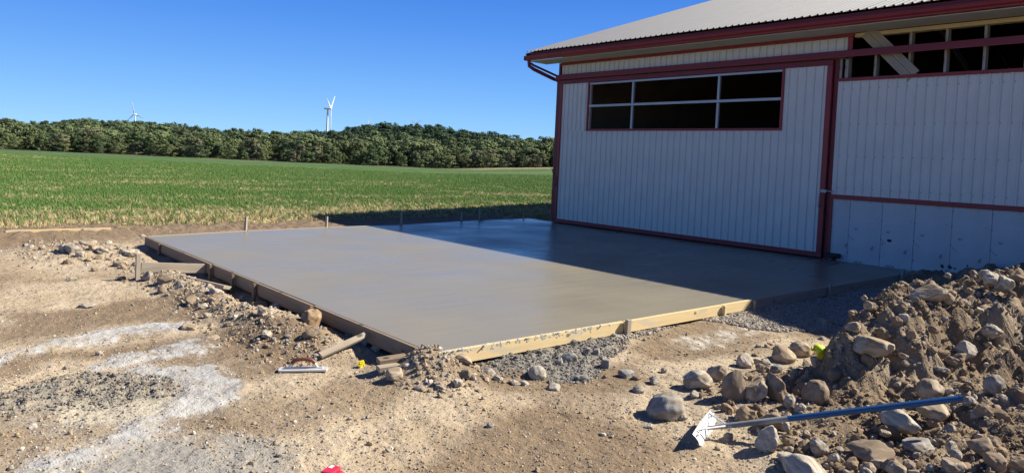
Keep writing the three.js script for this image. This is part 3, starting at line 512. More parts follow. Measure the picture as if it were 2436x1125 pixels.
{ // concrete placer: white blade, folded back plate, ferrule and long blue handle
  const g = new THREE.Group(); const O = new THREE.Vector3(3.97, onLand(3.97, -2.53), -2.53); g.position.copy(O);
  const white = paint(0.66, 0.67, 0.68, 0.45, 23, 0.12), steel = paint(0.34, 0.35, 0.36, 0.5, 24, 0.3, 0.3);
  const nu = new THREE.Vector3(3.715, -0.100, -2.473), nl = new THREE.Vector3(3.77, -0.2, -2.448), fu = new THREE.Vector3(4.175, -0.095, -2.655), fl = new THREE.Vector3(4.214, -0.195, -2.618);
  const N = 14, pos = [], idx = [], th = 0.006;
  for (const side of [0, 1]) for (let i = 0; i <= N; i++) for (let j = 0; j <= 4; j++) { // slightly bowed plate with clipped lower corners
    const u = i / N, v = j / 4, e = Math.min(u, 1 - u), lo = nl.clone().lerp(fl, u), up = nu.clone().lerp(fu, u); const q = lo.lerp(up, Math.max(v, j === 0 ? sstep(0.12, 0, e) * 0.35 : 0));
    q.x += 0.02 * Math.sin(v * Math.PI) - 0.012 * (1 - 4 * (u - 0.5) * (u - 0.5)) + side * th * 0.6; q.z -= side * th * 0.5; pos.push(q.x - O.x, q.y - O.y, q.z - O.z);
  }
  const K = (N + 1) * 5; for (let i = 0; i < N; i++) for (let j = 0; j < 4; j++) { const a = i * 5 + j; idx.push(a, a + 5, a + 1, a + 1, a + 5, a + 6, K + a, K + a + 1, K + a + 5, K + a + 1, K + a + 6, K + a + 5); }
  for (let i = 0; i < N; i++) for (const j of [0, 4]) { const a = i * 5 + j; idx.push(a, K + a, a + 5, a + 5, K + a, K + a + 5); }
  for (const i of [0, N]) for (let j = 0; j < 4; j++) { const a = i * 5 + j; idx.push(a, a + 1, K + a, a + 1, K + a + 1, K + a); }
  const bg = new THREE.BufferGeometry(); bg.setAttribute('position', new THREE.Float32BufferAttribute(pos, 3)); bg.setIndex(idx); bg.computeVertexNormals(); part(g, 'blade', metricUV(bg), white);
  const rod = (nm, a, b, r0, r1, mat, n = 14) => { const A = new THREE.Vector3(...a), B = new THREE.Vector3(...b), d = B.clone().sub(A), m = part(g, nm, new THREE.CylinderGeometry(r1, r0, d.length(), n), mat); m.position.copy(A).add(B).multiplyScalar(0.5).sub(O); m.quaternion.setFromUnitVectors(new THREE.Vector3(0, 1, 0), d.normalize()); return m; };
  const h0 = [3.965, -0.135, -2.535], h1 = [4.879, 0.214, -1.393], at = (k) => [0, 1, 2].map((i) => lerp(h0[i], h1[i], k)), blue = paint(0.012, 0.075, 0.20, 0.38, 25, 0.22), dusty = paint(0.22, 0.23, 0.235, 0.7, 26, 0.4);
  rod('ferrule', h0, at(0.1), 0.012, 0.017, steel); rod('dusty_handle', at(0.1), at(0.33), 0.0175, 0.0185, dusty); const hd = rod('handle', at(0.33), h1, 0.0185, 0.0205, blue); const ec = part(hd, 'end_cap', new THREE.CylinderGeometry(0.022, 0.022, 0.014, 14), blue); ec.position.y = 0.5 * Math.hypot(...[0, 1, 2].map((i) => (h1[i] - h0[i]) * 0.67)) - 0.002;
  rod('brace_rod', [3.81, -0.10, -2.50], at(0.085), 0.006, 0.006, white, 8); rod('brace_rod', [4.13, -0.10, -2.63], at(0.085), 0.006, 0.006, white, 8);
  rod('rib', [3.765, -0.115, -2.467], [4.185, -0.112, -2.632], 0.006, 0.006, white, 8);
  top(g, 'concrete_rake', 'concrete rake with white blade and long blue handle resting on boulders', 'rake');
}
{ // yellow caps
  const yel = new THREE.MeshPhysicalMaterial({ color: C(0.80, 0.62, 0.01), roughness: 0.45, clearcoat: 0.2 }), lime = new THREE.MeshPhysicalMaterial({ color: C(0.60, 0.72, 0.02), roughness: 0.45 });
  const a = new THREE.Group(); a.position.set(2.89, onLand(2.89, -5.04) + 0.018, -5.04); a.rotation.set(0.2, 0.5, 0.35);
  part(a, 'cup', new THREE.CylinderGeometry(0.026, 0.022, 0.05, 4, 1), yel); const fl = part(a, 'flange', rbox(0.05, 0.008, 0.038, 0.003), yel); fl.position.set(-0.02, 0.018, 0); fl.rotation.z = 0.3; const ta = part(a, 'tab', rbox(0.03, 0.02, 0.012, 0.003), yel); ta.position.set(-0.03, -0.008, 0.01);
  top(a, 'plastic_marker', 'crumpled bright yellow plastic marker cap beside the wooden blocks', 'marker');
  const b = new THREE.Group(); b.position.set(5.60, onLand(5.60, -2.60) + 0.085, -2.60); b.rotation.set(0.75, -0.85, 0.1);
  part(b, 'dome', new THREE.LatheGeometry([[0, 0.045], [0.03, 0.04], [0.05, 0.026], [0.058, 0.005], [0.052, -0.004], [0, -0.004]].map((p) => new THREE.Vector2(...p)), 18), lime).scale.set(1, 1, 0.8);
  const co = part(b, 'collar', new THREE.CylinderGeometry(0.026, 0.021, 0.05, 14), yel); co.position.set(0, -0.012, 0.045); co.rotation.x = 1.1; for (const s of [-1, 1]) { const w = part(b, 'wing', rbox(0.04, 0.028, 0.03, 0.008), yel); w.position.set(s * 0.052, -0.008, 0.012); w.rotation.z = -s * 0.4; }
  top(b, 'plastic_marker', 'lime and yellow plastic marker cap among boulders at the edge of the heap', 'marker');
}
{ // red case whose upper corner shows at the bottom edge
  const red = new THREE.MeshPhysicalMaterial({ color: C(0.55, 0.02, 0.05), roughness: 0.35, clearcoat: 0.3 }), g = new THREE.Group(); g.position.set(1.76, onLand(1.76, -3.36) - 0.032, -3.36); g.rotation.y = 0.55;
  const body = part(g, 'case', rbox(0.14, 0.05, 0.10, 0.016), red); body.position.y = 0.028; const lid = part(g, 'lid', rbox(0.10, 0.022, 0.07, 0.01), red); lid.position.set(0.012, 0.062, 0); const lb = part(lid, 'sticker', rbox(0.03, 0.002, 0.02, 0), paint(0.75, 0.75, 0.74, 0.5, 27)); lb.position.set(0.02, 0.0118, -0.01);
  top(g, 'plastic_case', 'small red plastic case at the bottom edge of the picture', 'case');
}
console.log('stage: small things');
// ---------------------------------------------------------------- stones
function rockGeo(seed, detail, cuts, rough, box) {
  const r = rng(seed), g0 = new THREE.IcosahedronGeometry(1, detail); g0.deleteAttribute('uv'); g0.deleteAttribute('normal'); const g = mergeVertices(g0, 1e-4), p = g.attributes.position, v = new THREE.Vector3();
  const pl = [...Array(cuts)].map(() => [new THREE.Vector3(r() * 2 - 1, r() * 2 - 1, r() * 2 - 1).normalize(), 0.55 + r() * 0.3, 0.55 + r() * 0.4]), o = r() * 90, uv = [];
  for (let i = 0; i < p.count; i++) {
    v.fromBufferAttribute(p, i); const n = v.clone();
    if (box) v.multiplyScalar(0.78 / Math.max(Math.abs(v.x), Math.abs(v.y), Math.abs(v.z)) * 0.8 + 0.2);
    let k = 1 + rough * (fbm(n.x * 1.3 + o, n.y * 1.3 + n.z * 1.1, 2) + fbm(n.z * 1.4 - o, n.x * 0.9 - n.y * 1.2, 2)) + rough * 0.35 * noise(n.x * 5 + n.z * 3 + o, n.y * 5 - n.z * 4);
    v.multiplyScalar(k); for (const [q, d, s] of pl) { const e = v.dot(q) - d; if (e > 0) v.addScaledVector(q, -e * s); }
    v.addScaledVector(n, 0.04 * noise(n.x * 6 + o, n.y * 6 + n.z * 5) + 0.022 * noise(n.x * 13 + o, n.y * 13 + n.z * 11)); p.setXYZ(i, v.x, v.y, v.z); uv.push(n.x * 0.5 + n.z * 0.31, n.y * 0.5 - n.z * 0.23);
  }
  g.setAttribute('uv', new THREE.Float32BufferAttribute(uv, 2)); g.computeVertexNormals(); return g;
}
const ROUND = [1, 2, 3, 4, 5, 6].map((s) => rockGeo(s * 13 + 2, 8, 6, 0.24)), ANGULAR = [1, 2, 3, 4].map((s) => rockGeo(s * 31 + 7, 8, 12, 0.26)), SMOOTH = [1, 2, 3].map((s) => rockGeo(s * 23 + 5, 8, 2, 0.13)), CHUNK = [1, 2].map((s) => rockGeo(s * 17 + 3, 6, 4, 0.08, true));
function stone(r, g, b, seed, spots) {
  const map = texture(256, 256, (u, v, o) => { const n = tfbm(u + seed * 0.07, v, 4, 5), q = tnoise(u * 48, v * 48, 48), e = sstep(-0.12, 0.28, tfbm(u + 0.5, v + seed * 0.11, 3, 5)), k = 0.86 * (1 + 0.4 * n + 0.22 * q); o[0] = r * k; o[1] = g * k; o[2] = b * k; mix3(o, [0.20, 0.145, 0.088], e * (spots ? 0.15 : 0.7)); if (spots && q > 0.22) mix3(o, [0.16, 0.14, 0.12], 0.7); }, true);
  return new THREE.MeshStandardMaterial({ map, roughness: 0.9, bumpMap: map, bumpScale: 0.014 });
}
const ST = { pale: stone(0.47, 0.42, 0.34, 1), grey: stone(0.33, 0.305, 0.27, 2), tan: stone(0.43, 0.35, 0.255, 3), brown: stone(0.28, 0.215, 0.15, 4), orange: stone(0.40, 0.27, 0.15, 5), concrete: stone(0.30, 0.30, 0.285, 6), speckled: stone(0.52, 0.48, 0.40, 7, true) };
const rockRng = rng(77);
function rock(x, z, w, h, label, grp, tone, geo, sink = 0.16) {
  const m = new THREE.Mesh(geo, ST[tone]); m.rotation.set((rockRng() - 0.5) * 0.5, rockRng() * 6.28, (rockRng() - 0.5) * 0.5); m.scale.set(w * 0.54, h * 0.56, w * (0.44 + 0.14 * rockRng()));
  m.position.set(x, land(x, z, false) + h * (0.5 - sink), z); return top(m, /concrete/.test(label) && /chunk|lump/.test(label) ? 'concrete_chunk' : /clod|lump of earth/.test(label) ? 'earth_clod' : w > 0.13 ? 'boulder' : 'stone', label, /concrete/.test(label) && /chunk|lump/.test(label) ? 'chunk' : /clod|lump of earth/.test(label) ? 'clod' : w > 0.13 ? 'boulder' : 'stone', grp);
}
const NAMED_STONES = [ // x, z, width, height, which one
    [4.08, -2.95, 0.239, 0.192, 'large round grey boulder standing apart before the earth heap'],
    [4.75, -3.14, 0.202, 0.150, 'egg-shaped pale boulder behind the large round boulder'],
    [5.00, -3.13, 0.154, 0.154, 'rounded tan boulder beside the tall upright boulder'],
    [4.69, -2.80, 0.191, 0.259, 'tall upright brown boulder with a flat face'],
    [4.77, -2.67, 0.165, 0.189, 'dirt-capped boulder beside the tall upright boulder'],
    [4.89, -2.58, 0.147, 0.202, 'dark earthy boulder on the heap\'s lit corner'],
    [5.74, -3.32, 0.149, 0.149, 'pale pear-shaped boulder behind the tall boulder'],
    [5.90, -3.46, 0.073, 0.065, 'small cream stone on top of the pear-shaped boulder'],
    [6.25, -3.23, 0.225, 0.171, 'broad angular tan boulder close to the lime yellow cap'],
    [6.61, -3.25, 0.209, 0.161, 'smooth rounded boulder touching the lime yellow cap'],
    [6.68, -3.20, 0.121, 0.097, 'brown fist-sized stone at the foot of the lime yellow cap'],
    [4.99, -2.33, 0.161, 0.185, 'rounded boulder with a dark crack in the shaded bank'],
    [5.63, -2.22, 0.293, 0.178, 'largest boulder half sunk in the heap\'s upper bank'],
    [6.30, -1.79, 0.143, 0.123, 'pale squarish stone on the upper heap'],
    [5.50, -1.76, 0.158, 0.147, 'rounded tan boulder just above the blue handle'],
    [4.88, -1.72, 0.220, 0.134, 'long pale boulder directly below the blue handle'],
    [5.20, -1.64, 0.232, 0.088, 'flat oblong boulder under the end of the blue handle'],
    [4.06, -2.17, 0.138, 0.184, 'white spotted boulder standing below the rake handle'],
    [4.37, -2.32, 0.181, 0.121, 'brown boulder touching the rake handle from behind'],
    [4.38, -2.23, 0.070, 0.097, 'small upright tan stone beside the white spotted boulder'],
    [4.00, -2.01, 0.109, 0.069, 'low grey boulder at the bottom edge near the white spotted boulder'],
    [3.92, -1.86, 0.256, 0.133, 'broad pale boulder cut by the bottom edge of the picture'],
    [4.16, -1.81, 0.073, 0.083, 'pointed pale stone on the lower heap'],
    [4.36, -1.67, 0.226, 0.113, 'broad brown earthy boulder on the lower heap'],
    [4.63, -1.53, 0.175, 0.065, 'long flat grey stone in the lower heap'],
    [4.23, -1.50, 0.107, 0.084, 'rounded stone in the bottom cluster of the heap'],
    [4.27, -1.60, 0.086, 0.062, 'lumpy stone above the bottom cluster of the heap'],
    [4.17, -1.62, 0.071, 0.061, 'tan stone left in the bottom cluster of the heap'],
    [4.35, -1.48, 0.066, 0.052, 'small round stone in the bottom cluster of the heap'],
    [4.69, -1.37, 0.064, 0.073, 'oval cream stone on the right of the lower heap'],
    [4.61, -1.32, 0.057, 0.062, 'smaller oval stone below the oval cream stone'],
    [4.78, -1.25, 0.160, 0.102, 'dark angular boulder at the right of the lower heap'],
    [4.59, -1.12, 0.101, 0.124, 'dark boulder in the bottom corner of the heap'],
    [5.88, -1.48, 0.124, 0.142, 'smooth grey boulder at the right edge of the heap'],
    [5.46, -1.51, 0.073, 0.073, 'round pale stone just past the end of the blue handle'],
    [6.54, -2.16, 0.273, 0.154, 'big sloping tan boulder on the crest of the heap'],
    [6.65, -2.04, 0.098, 0.098, 'round stone beside the big sloping boulder on the crest'],
    [7.28, -1.91, 0.169, 0.117, 'pale pointed boulder at the top of the heap by the barn'],
    [7.29, -1.81, 0.145, 0.145, 'pale boulder on the crest cut by the right edge'],
    [6.69, -2.11, 0.078, 0.064, 'small stone behind the big sloping boulder'],
    [6.08, -2.17, 0.100, 0.067, 'pale stone on the lit shoulder of the heap'],
    [5.72, -2.40, 0.112, 0.079, 'whitish stone on the ridge of the heap'],
    [8.20, -3.76, 0.194, 0.107, 'tan stone where the heap meets the gravel'],
    [7.38, -3.40, 0.079, 0.053, 'small white pebble above the lime yellow cap'],
    [5.64, -2.51, 0.046, 0.040, 'small round stone right of the lime yellow cap'],
    [5.97, -2.07, 0.071, 0.110, 'upright orange-tan stone below the crest'],
    [6.22, -2.00, 0.079, 0.053, 'half-buried stone in the dark upper heap'],
    [6.12, -1.83, 0.096, 0.058, 'brown stone in the middle of the heap'],
    [5.98, -1.85, 0.095, 0.044, 'flat grey stone in the middle of the heap'],
    [6.64, -1.72, 0.141, 0.100, 'pale stone near the right edge under the crest'],
    [6.53, -1.71, 0.059, 0.040, 'small stone near the right edge of the heap'],
    [5.48, -2.74, 0.087, 0.067, 'stone at the lit foot of the heap'],
    [5.75, -3.03, 0.108, 0.079, 'grey stone among the boulders at the heap\'s foot'],
    [5.96, -3.24, 0.113, 0.068, 'flat grey stone between the boulders'],
    [5.95, -3.31, 0.091, 0.061, 'white-streaked stone among the boulders'],
    [5.26, -2.58, 0.064, 0.051, 'brown stone low on the lit heap'],
    [4.79, -2.42, 0.077, 0.100, 'pale smooth stone low in the shaded bank'],
    [4.56, -2.40, 0.046, 0.057, 'small egg-shaped stone above the rake handle'],
    [5.11, -2.96, 0.053, 0.046, 'round stone tucked beside the tall boulder'],
    [4.04, -2.42, 0.064, 0.053, 'tan stone between round boulder and rake blade'],
    [4.55, -3.03, 0.069, 0.050, 'light quartz stone in the shadow of the boulders'],
    [4.06, -2.87, 0.063, 0.052, 'stone nestled against the large round boulder'],
    [4.12, -2.83, 0.075, 0.058, 'grey stone right of the large round boulder'],
    [3.80, -2.86, 0.066, 0.039, 'pale angular stone in front of the large round boulder'],
    [4.34, -3.39, 0.083, 0.058, 'grey lump of stone left of the egg-shaped boulder'],
    [4.61, -3.44, 0.080, 0.067, 'brown stone left of the pale boulders'],
    [4.90, -3.57, 0.049, 0.049, 'white oval pebble in the open before the boulders'],
    [3.90, -4.06, 0.133, 0.120, 'round white-speckled stone in the grey concrete spill'],
    [3.81, -3.78, 0.114, 0.064, 'white jagged stone below the speckled stone'],
    [3.56, -4.26, 0.099, 0.053, 'flat tan stone in the grey concrete spill'],
    [3.43, -4.41, 0.145, 0.086, 'flat tan slab of stone under the near form board'],
    [3.30, -4.20, 0.114, 0.063, 'brown stone in front of the corner mound'],
    [3.17, -4.13, 0.092, 0.074, 'white stone in front of the corner mound'],
    [3.34, -4.17, 0.051, 0.044, 'small cream stone beside the corner mound'],
    [3.64, -4.03, 0.084, 0.045, 'pale wedge stone below the concrete spill'],
    [3.55, -4.13, 0.065, 0.052, 'small white stone at the spill\'s lower edge'],
    [3.71, -3.99, 0.078, 0.039, 'tan stone left of the white jagged stone'],
    [2.93, -3.46, 0.049, 0.043, 'lone grey stone in the open foreground'],
    [2.88, -4.52, 0.132, 0.094, 'oval tan stone at the foot of the wooden block'],
    [3.37, -5.41, 0.112, 0.089, 'oval pale stone on the corner mound'],
    [3.48, -5.69, 0.101, 0.078, 'brown stone on top of the corner mound'],
    [3.20, -5.35, 0.087, 0.073, 'round cream stone left on the corner mound'],
    [3.17, -5.49, 0.081, 0.081, 'blocky grey stone at the raised end of the plank'],
    [3.19, -5.80, 0.069, 0.054, 'pale stone behind the raised plank'],
    [2.80, -5.79, 0.140, 0.110, 'dark pointed stone near the left form board'],
    [2.51, -6.05, 0.110, 0.066, 'white stone in the open left of the slab'],
    [3.07, -7.61, 0.183, 0.156, 'big tan boulder, darker of the pair by the left board'],
    [3.12, -7.32, 0.161, 0.170, 'big pale boulder, lighter of the pair by the left board'],
    [2.68, -6.58, 0.095, 0.080, 'white stone in front of the boulder pair'],
    [2.99, -6.16, 0.219, 0.172, 'orange clod of earth against the left form board'],
    [3.34, -6.89, 0.149, 0.087, 'white chipped rock lying on the left form board'],
    [3.26, -7.17, 0.134, 0.089, 'dark lump of earth beside the left form board'],
    [2.12, -6.89, 0.148, 0.078, 'yellowish flat stone at the end of the cement streak'],
    [2.18, -6.50, 0.135, 0.037, 'long low tan stone beside the cement splash'],
    [1.29, -6.42, 0.054, 0.047, 'white stone between the cement streaks'],
    [3.07, -8.67, 0.142, 0.101, 'grey stone at the end of the half-buried plank'],
    [2.71, -7.95, 0.138, 0.092, 'white stone beside the half-buried plank'],
    [2.73, -8.24, 0.123, 0.085, 'white stone on the half-buried plank'],
    [2.45, -7.89, 0.134, 0.116, 'dark wedge stone left of the half-buried plank'],
    [2.36, -8.70, 0.125, 0.115, 'dark angular stone left of the brace'],
    [2.50, -9.06, 0.200, 0.110, 'brown stone under the brace board'],
    [2.42, -9.51, 0.135, 0.114, 'grey stone below the brace stake'],
    [1.99, -11.71, 0.215, 0.155, 'square-faced grey block in the far rubble heap'],
    [1.90, -11.83, 0.120, 0.132, 'upright pale stone left of the square-faced block'],
    [2.25, -12.19, 0.226, 0.113, 'flat tan stone at the back of the far rubble heap'],
    [2.71, -13.06, 0.123, 0.069, 'white stone behind the far rubble heap'],
    [2.26, -11.78, 0.159, 0.098, 'pinkish stone in the far rubble heap'],
    [2.34, -11.66, 0.183, 0.097, 'pale stone on the right of the far rubble heap'],
    [2.04, -11.50, 0.142, 0.094, 'white stone in front of the square-faced block'],
    [2.23, -11.30, 0.118, 0.082, 'brown stone in front of the far rubble heap'],
    [2.38, -10.73, 0.159, 0.114, 'tan stone left of the brace stake'],
    [2.70, -11.49, 0.222, 0.123, 'pale mottled stone behind the brace stake'],
    [2.61, -11.59, 0.136, 0.086, 'grey stone behind the brace stake'],
    [1.84, -11.15, 0.113, 0.079, 'dark stone in front of the far rubble heap'],
    [2.03, -10.52, 0.077, 0.055, 'small dark stone in the open left yard'],
    [1.67, -9.94, 0.132, 0.051, 'flat white stone in the open left yard'],
    [2.20, -9.79, 0.104, 0.073, 'brown stone in the middle of the left yard'],
    [1.57, -8.41, 0.157, 0.052, 'flat pale stone beside the damp patch'],
    [3.37, -13.59, 0.162, 0.118, 'pale stones lump at the slab\'s far corner'],
    [3.08, -8.15, 0.077, 0.058, 'white pebble left of the boulder pair'],
    [2.44, -7.52, 0.112, 0.069, 'pale stone in the rubble strip beside the slab'],
    [2.56, -7.63, 0.088, 0.061, 'tan stone in the rubble strip beside the slab'],
    [2.38, -7.20, 0.083, 0.058, 'small cream stone below the rubble strip'],
    [4.61, -3.96, 0.107, 0.100, 'square grey concrete chunk in front of the spill'],
    [4.64, -4.21, 0.081, 0.089, 'upright grey concrete chunk at the gravel\'s edge'],
    [4.73, -4.18, 0.067, 0.082, 'smaller concrete chunk right of the upright chunk'],
    [4.36, -4.16, 0.142, 0.128, 'tilted grey concrete lump in the spill'],
    [4.25, -4.16, 0.070, 0.091, 'thin pale shard beside the tilted concrete lump'],
    [4.19, -3.84, 0.114, 0.067, 'dark lump of wet concrete below the spill'],
    [4.55, -3.69, 0.116, 0.075, 'tan flat stone right of the square concrete chunk'],
    [4.57, -3.59, 0.095, 0.047, 'brown flat stone near the damp patch']
];
rock(5.61, -2.61, 0.13, 0.10, 'stone propping up the lime and yellow marker cap', undefined, 'tan', ROUND[2], 0.2);
NAMED_STONES.forEach(([x, z, w, h, label], i) => {
  const tone = /concrete (chunk|lump)|wet concrete/.test(label) ? 'concrete' : /speckled|spotted/.test(label) ? 'speckled' : /white|pale|cream|quartz/.test(label) ? 'pale' : /orange/.test(label) ? 'orange' : /grey/.test(label) ? 'grey' : /brown|dark|earthy|earth/.test(label) ? 'brown' : 'tan';
  const geo = /chunk|block|square/.test(label) ? CHUNK[i % 2] : /angular|wedge|pointed|jagged|shard|upright|clod|chipped|slab/.test(label) ? ANGULAR[i % 4] : /round|egg|oval|smooth/.test(label) ? SMOOTH[i % 3] : ROUND[i % 6];
  rock(x, z, w, h, label, undefined, tone, geo, /sunk|half-buried/.test(label) ? 0.38 : 0.25);
});
{ // further stones of fist size, too alike to tell apart
  const r = rng(5), near = (x, z, d) => NAMED_STONES.some((q) => Math.hypot(q[0] - x, q[1] - z) < d + q[2] * 0.5), inView = (x, z) => { const D = fwd(x, z); return D > 3.2 && Math.abs(lat(x, z) / D) < 0.70; };
  const put = (n, pick, lo, hi, label, grp) => { for (let k = 0, c = 0; c < n && k < 4000; k++) { const [x, z] = pick(); if (!inView(x, z) || onSlab(x + 0.1, z) || onSlab(x, z - 0.12) || near(x, z, 0.06)) continue; const w = lo + (hi - lo) * Math.pow(r(), 1.8), tone = ['pale', 'grey', 'tan', 'tan', 'brown'][Math.floor(r() * 5)], rd = r() < 0.6; rock(x, z, w, w * (0.55 + 0.35 * r()), (w > lo + 0.4 * (hi - lo) ? 'larger ' : 'small ') + tone + (rd ? ' rounded' : ' angular') + label, grp, tone, rd ? ROUND[Math.floor(r() * 6)] : ANGULAR[Math.floor(r() * 4)], 0.22); c++; } };
  put(70, () => { const s = 2.6 + r() * 3.6, t = -6.4 + r() * 3.6; return [0.875 * s - 0.483 * t, 0.483 * s + 0.875 * t]; }, 0.035, 0.11, ' stone among many strewn over the earth heap', 'small stones on the heap');
  put(42, () => [2.62 + (r() - 0.5) * 0.55, -5.4 - r() * 5.4], 0.03, 0.085, ' stone in the rubble strip left of the slab', 'small stones in the rubble strip');
  put(24, () => [2.1 + (r() - 0.5) * 1.3, -12.2 + (r() - 0.5) * 2.2], 0.04, 0.11, ' stone in the far rubble heap', 'small stones in the far rubble heap');
  put(16, () => [3.2 + (r() - 0.5) * 0.7, -4.45 + (r() - 0.5) * 0.6], 0.025, 0.06, ' stone on the dirt mound at the slab corner', 'small stones on the corner mound');
}
console.log('stage: stones');
// ---------------------------------------------------------------- grit, gravel and clods: nobody could count these
const PEB = [3, 4].map((s) => { const g = rockGeo(s * 7, 1, 5, 0.4).toNonIndexed(); g.computeVertexNormals(); return g; });
function scatter(name, label, geo, n, seed, pick, size, tint, rough = 0.92) {
  const r = rng(seed), list = [], o = new THREE.Object3D(), c = new THREE.Color();
  for (let k = 0; k < n; k++) { const q = pick(r); if (!q) continue; const s = size(r, q[0], q[1]); o.position.set(q[0], land(q[0], q[1]) + s * 0.25, q[1]); o.rotation.set(r() * 6.28, r() * 6.28, r() * 6.28); o.scale.set(s * (0.7 + 0.6 * r()), s * (0.5 + 0.4 * r()), s * (0.7 + 0.6 * r())); o.updateMatrix(); tint(r, c, q[0], q[1]); list.push([o.matrix.clone(), c.clone()]); }
  const m = new THREE.InstancedMesh(geo, new THREE.MeshStandardMaterial({ color: C(0.86, 0.86, 0.86), roughness: rough }), list.length); list.forEach(([a, b], i) => { m.setMatrixAt(i, a); m.setColorAt(i, b); });
  return stuff(m, name, label);
}
const yardPick = (r) => { const D = 3.2 * Math.pow(15.5 / 3.2, r()), a = -0.74 + 1.48 * r(), x = 0.7545 * a * D + 0.6563 * D, z = 0.6563 * a * D - 0.7545 * D; return (mark('cementC', x, z) > 0.02 || mark('cementA', x, z) > 0.02 || mark('cementD', x, z) > 0.02 || mark('greyE', x, z) > 0) && r() < 0.75 || x > 13 || onSlab(x + 0.06, z) || onSlab(x, z - 0.05) || border(x, z) > 0.3 ? null : [x, z]; };
const inMark = (name, e) => (r) => { for (let k = 0; k < 60; k++) { const P = MARKS[name]; let x0 = 99, x1 = -99, z0 = 99, z1 = -99; for (const [a, b] of P) { x0 = Math.min(x0, a); x1 = Math.max(x1, a); z0 = Math.min(z0, b); z1 = Math.max(z1, b); } const x = lerp(x0, x1, r()), z = lerp(z0, z1, r()); if (mark(name, x, z) + 0.05 * noise(x * 6, z * 6) > e && !onSlab(x, z - 0.03)) return [x, z]; } return null; };
const earthTint = (r, c) => { const k = 0.75 + 0.5 * r(), q = r(); q < 0.12 ? c.setRGB(0.55 * k, 0.51 * k, 0.44 * k) : q < 0.4 ? c.setRGB(0.30 * k, 0.27 * k, 0.23 * k) : c.setRGB(0.38 * k, 0.29 * k, 0.19 * k); };
scatter('grit', 'fine grit and crumbs scattered over the yard', PEB[0], 70000, 41, yardPick, (r) => 0.0022 + 0.008 * Math.pow(r(), 5), earthTint);
scatter('pebbles', 'pebbles and crumbs of earth scattered over the yard', PEB[1], 6000, 42, (r) => { const q = yardPick(r); return q && fbm(q[0] * 1.1 + 9, q[1] * 1.1, 2) > 0.02 ? q : null; }, (r) => 0.005 + 0.015 * Math.pow(r(), 4), earthTint);
scatter('gravel', 'bed of crushed stone under the near form boards', PEB[0], 11000, 43, inMark('gravel', -0.02), (r) => 0.011 + 0.011 * r(), (r, c) => { const k = 0.7 + 0.6 * r(); c.setRGB(0.36 * k, 0.32 * k, 0.265 * k); });
scatter('concrete_crumbs', 'crumbs of wet grey concrete spilled below the form board', PEB[1], 4200, 44, inMark('spill', -0.08), (r) => 0.0025 + 0.013 * Math.pow(r(), 5), (r, c) => { const k = 0.7 + 0.6 * r(); c.setRGB(0.23 * k, 0.218 * k, 0.195 * k); });
scatter('mortar_clumps', 'clumps of half-set mortar dumped on the earth', PEB[1], 3600, 45, inMark('clumps', -0.10), (r) => 0.0025 + 0.012 * Math.pow(r(), 5), (r, c) => { const k = 0.65 + 0.6 * r(); c.setRGB(0.26 * k, 0.235 * k, 0.195 * k); });
const heapPick = (r) => { const s = 2.3 + r() * 5.6, t = -7.4 + r() * 4.6, x = 0.875 * s - 0.483 * t, z = 0.483 * s + 0.875 * t; return heap(x, z) > 0.03 && x < 12.9 && !onSlab(x, z - 0.05) ? [x, z] : null; };
scatter('earth_clods', 'clods and small stones covering the earth heap', PEB[0], 26000, 46, heapPick, (r) => 0.004 + 0.024 * Math.pow(r(), 5), (r, c) => { const k = 0.7 + 0.55 * r(); r() < 0.3 ? c.setRGB(0.38 * k, 0.33 * k, 0.26 * k) : c.setRGB(0.22 * k, 0.155 * k, 0.095 * k); });
scatter('heap_lumps', 'broken lumps of brown earth on the heap', (() => { const g = rockGeo(91, 2, 9, 0.45).toNonIndexed(); g.computeVertexNormals(); return g; })(), 800, 48, heapPick, (r) => 0.022 + 0.05 * Math.pow(r(), 3), (r, c) => { const k = 0.75 + 0.5 * r(); c.setRGB(0.25 * k, 0.18 * k, 0.112 * k); });
scatter('rubble', 'small rubble in the strip beside the slab and the far heap', PEB[1], 5000, 47, (r) => r() < 0.6 ? [2.62 + (r() + r() - 1) * 0.5, -5.3 - r() * 5.6] : r() < 0.7 ? [2.1 + (r() + r() - 1) * 1.0, -12.2 + (r() + r() - 1) * 1.6] : [3.2 + (r() + r() - 1) * 0.5 + 0.0, -4.42 + (r() + r() - 1) * 0.45], (r) => 0.004 + 0.02 * Math.pow(r(), 4), earthTint);
{ // slurry that ran over the top edge of the near form board
  const r = rng(71), n = 120, m = new THREE.InstancedMesh(PEB[1], new THREE.MeshStandardMaterial({ color: C(0.36, 0.35, 0.31), roughness: 0.85 }), n), o = new THREE.Object3D();
  for (let i = 0; i < n; i++) { const x = 3.25 + 2.0 * Math.pow(r(), 1.5), down = r() < 0.55; o.position.set(x, down ? -0.004 - 0.045 * r() * r() : 0.004, down ? -4.459 : -4.46 - 0.03 * r()); o.rotation.set(0, 0, r() * 6.28); const s = 0.005 + 0.008 * r(); down ? o.scale.set(s * 1.2, s * (0.8 + r()), 0.0015) : o.scale.set(s * 3.5, 0.003, s); if (!down) o.rotation.set(0, r(), 0); o.updateMatrix(); m.setMatrixAt(i, o.matrix); }
  stuff(m, 'concrete_smears', 'smears of concrete on the top edge of the pale near form board');
}
console.log('stage: grit');
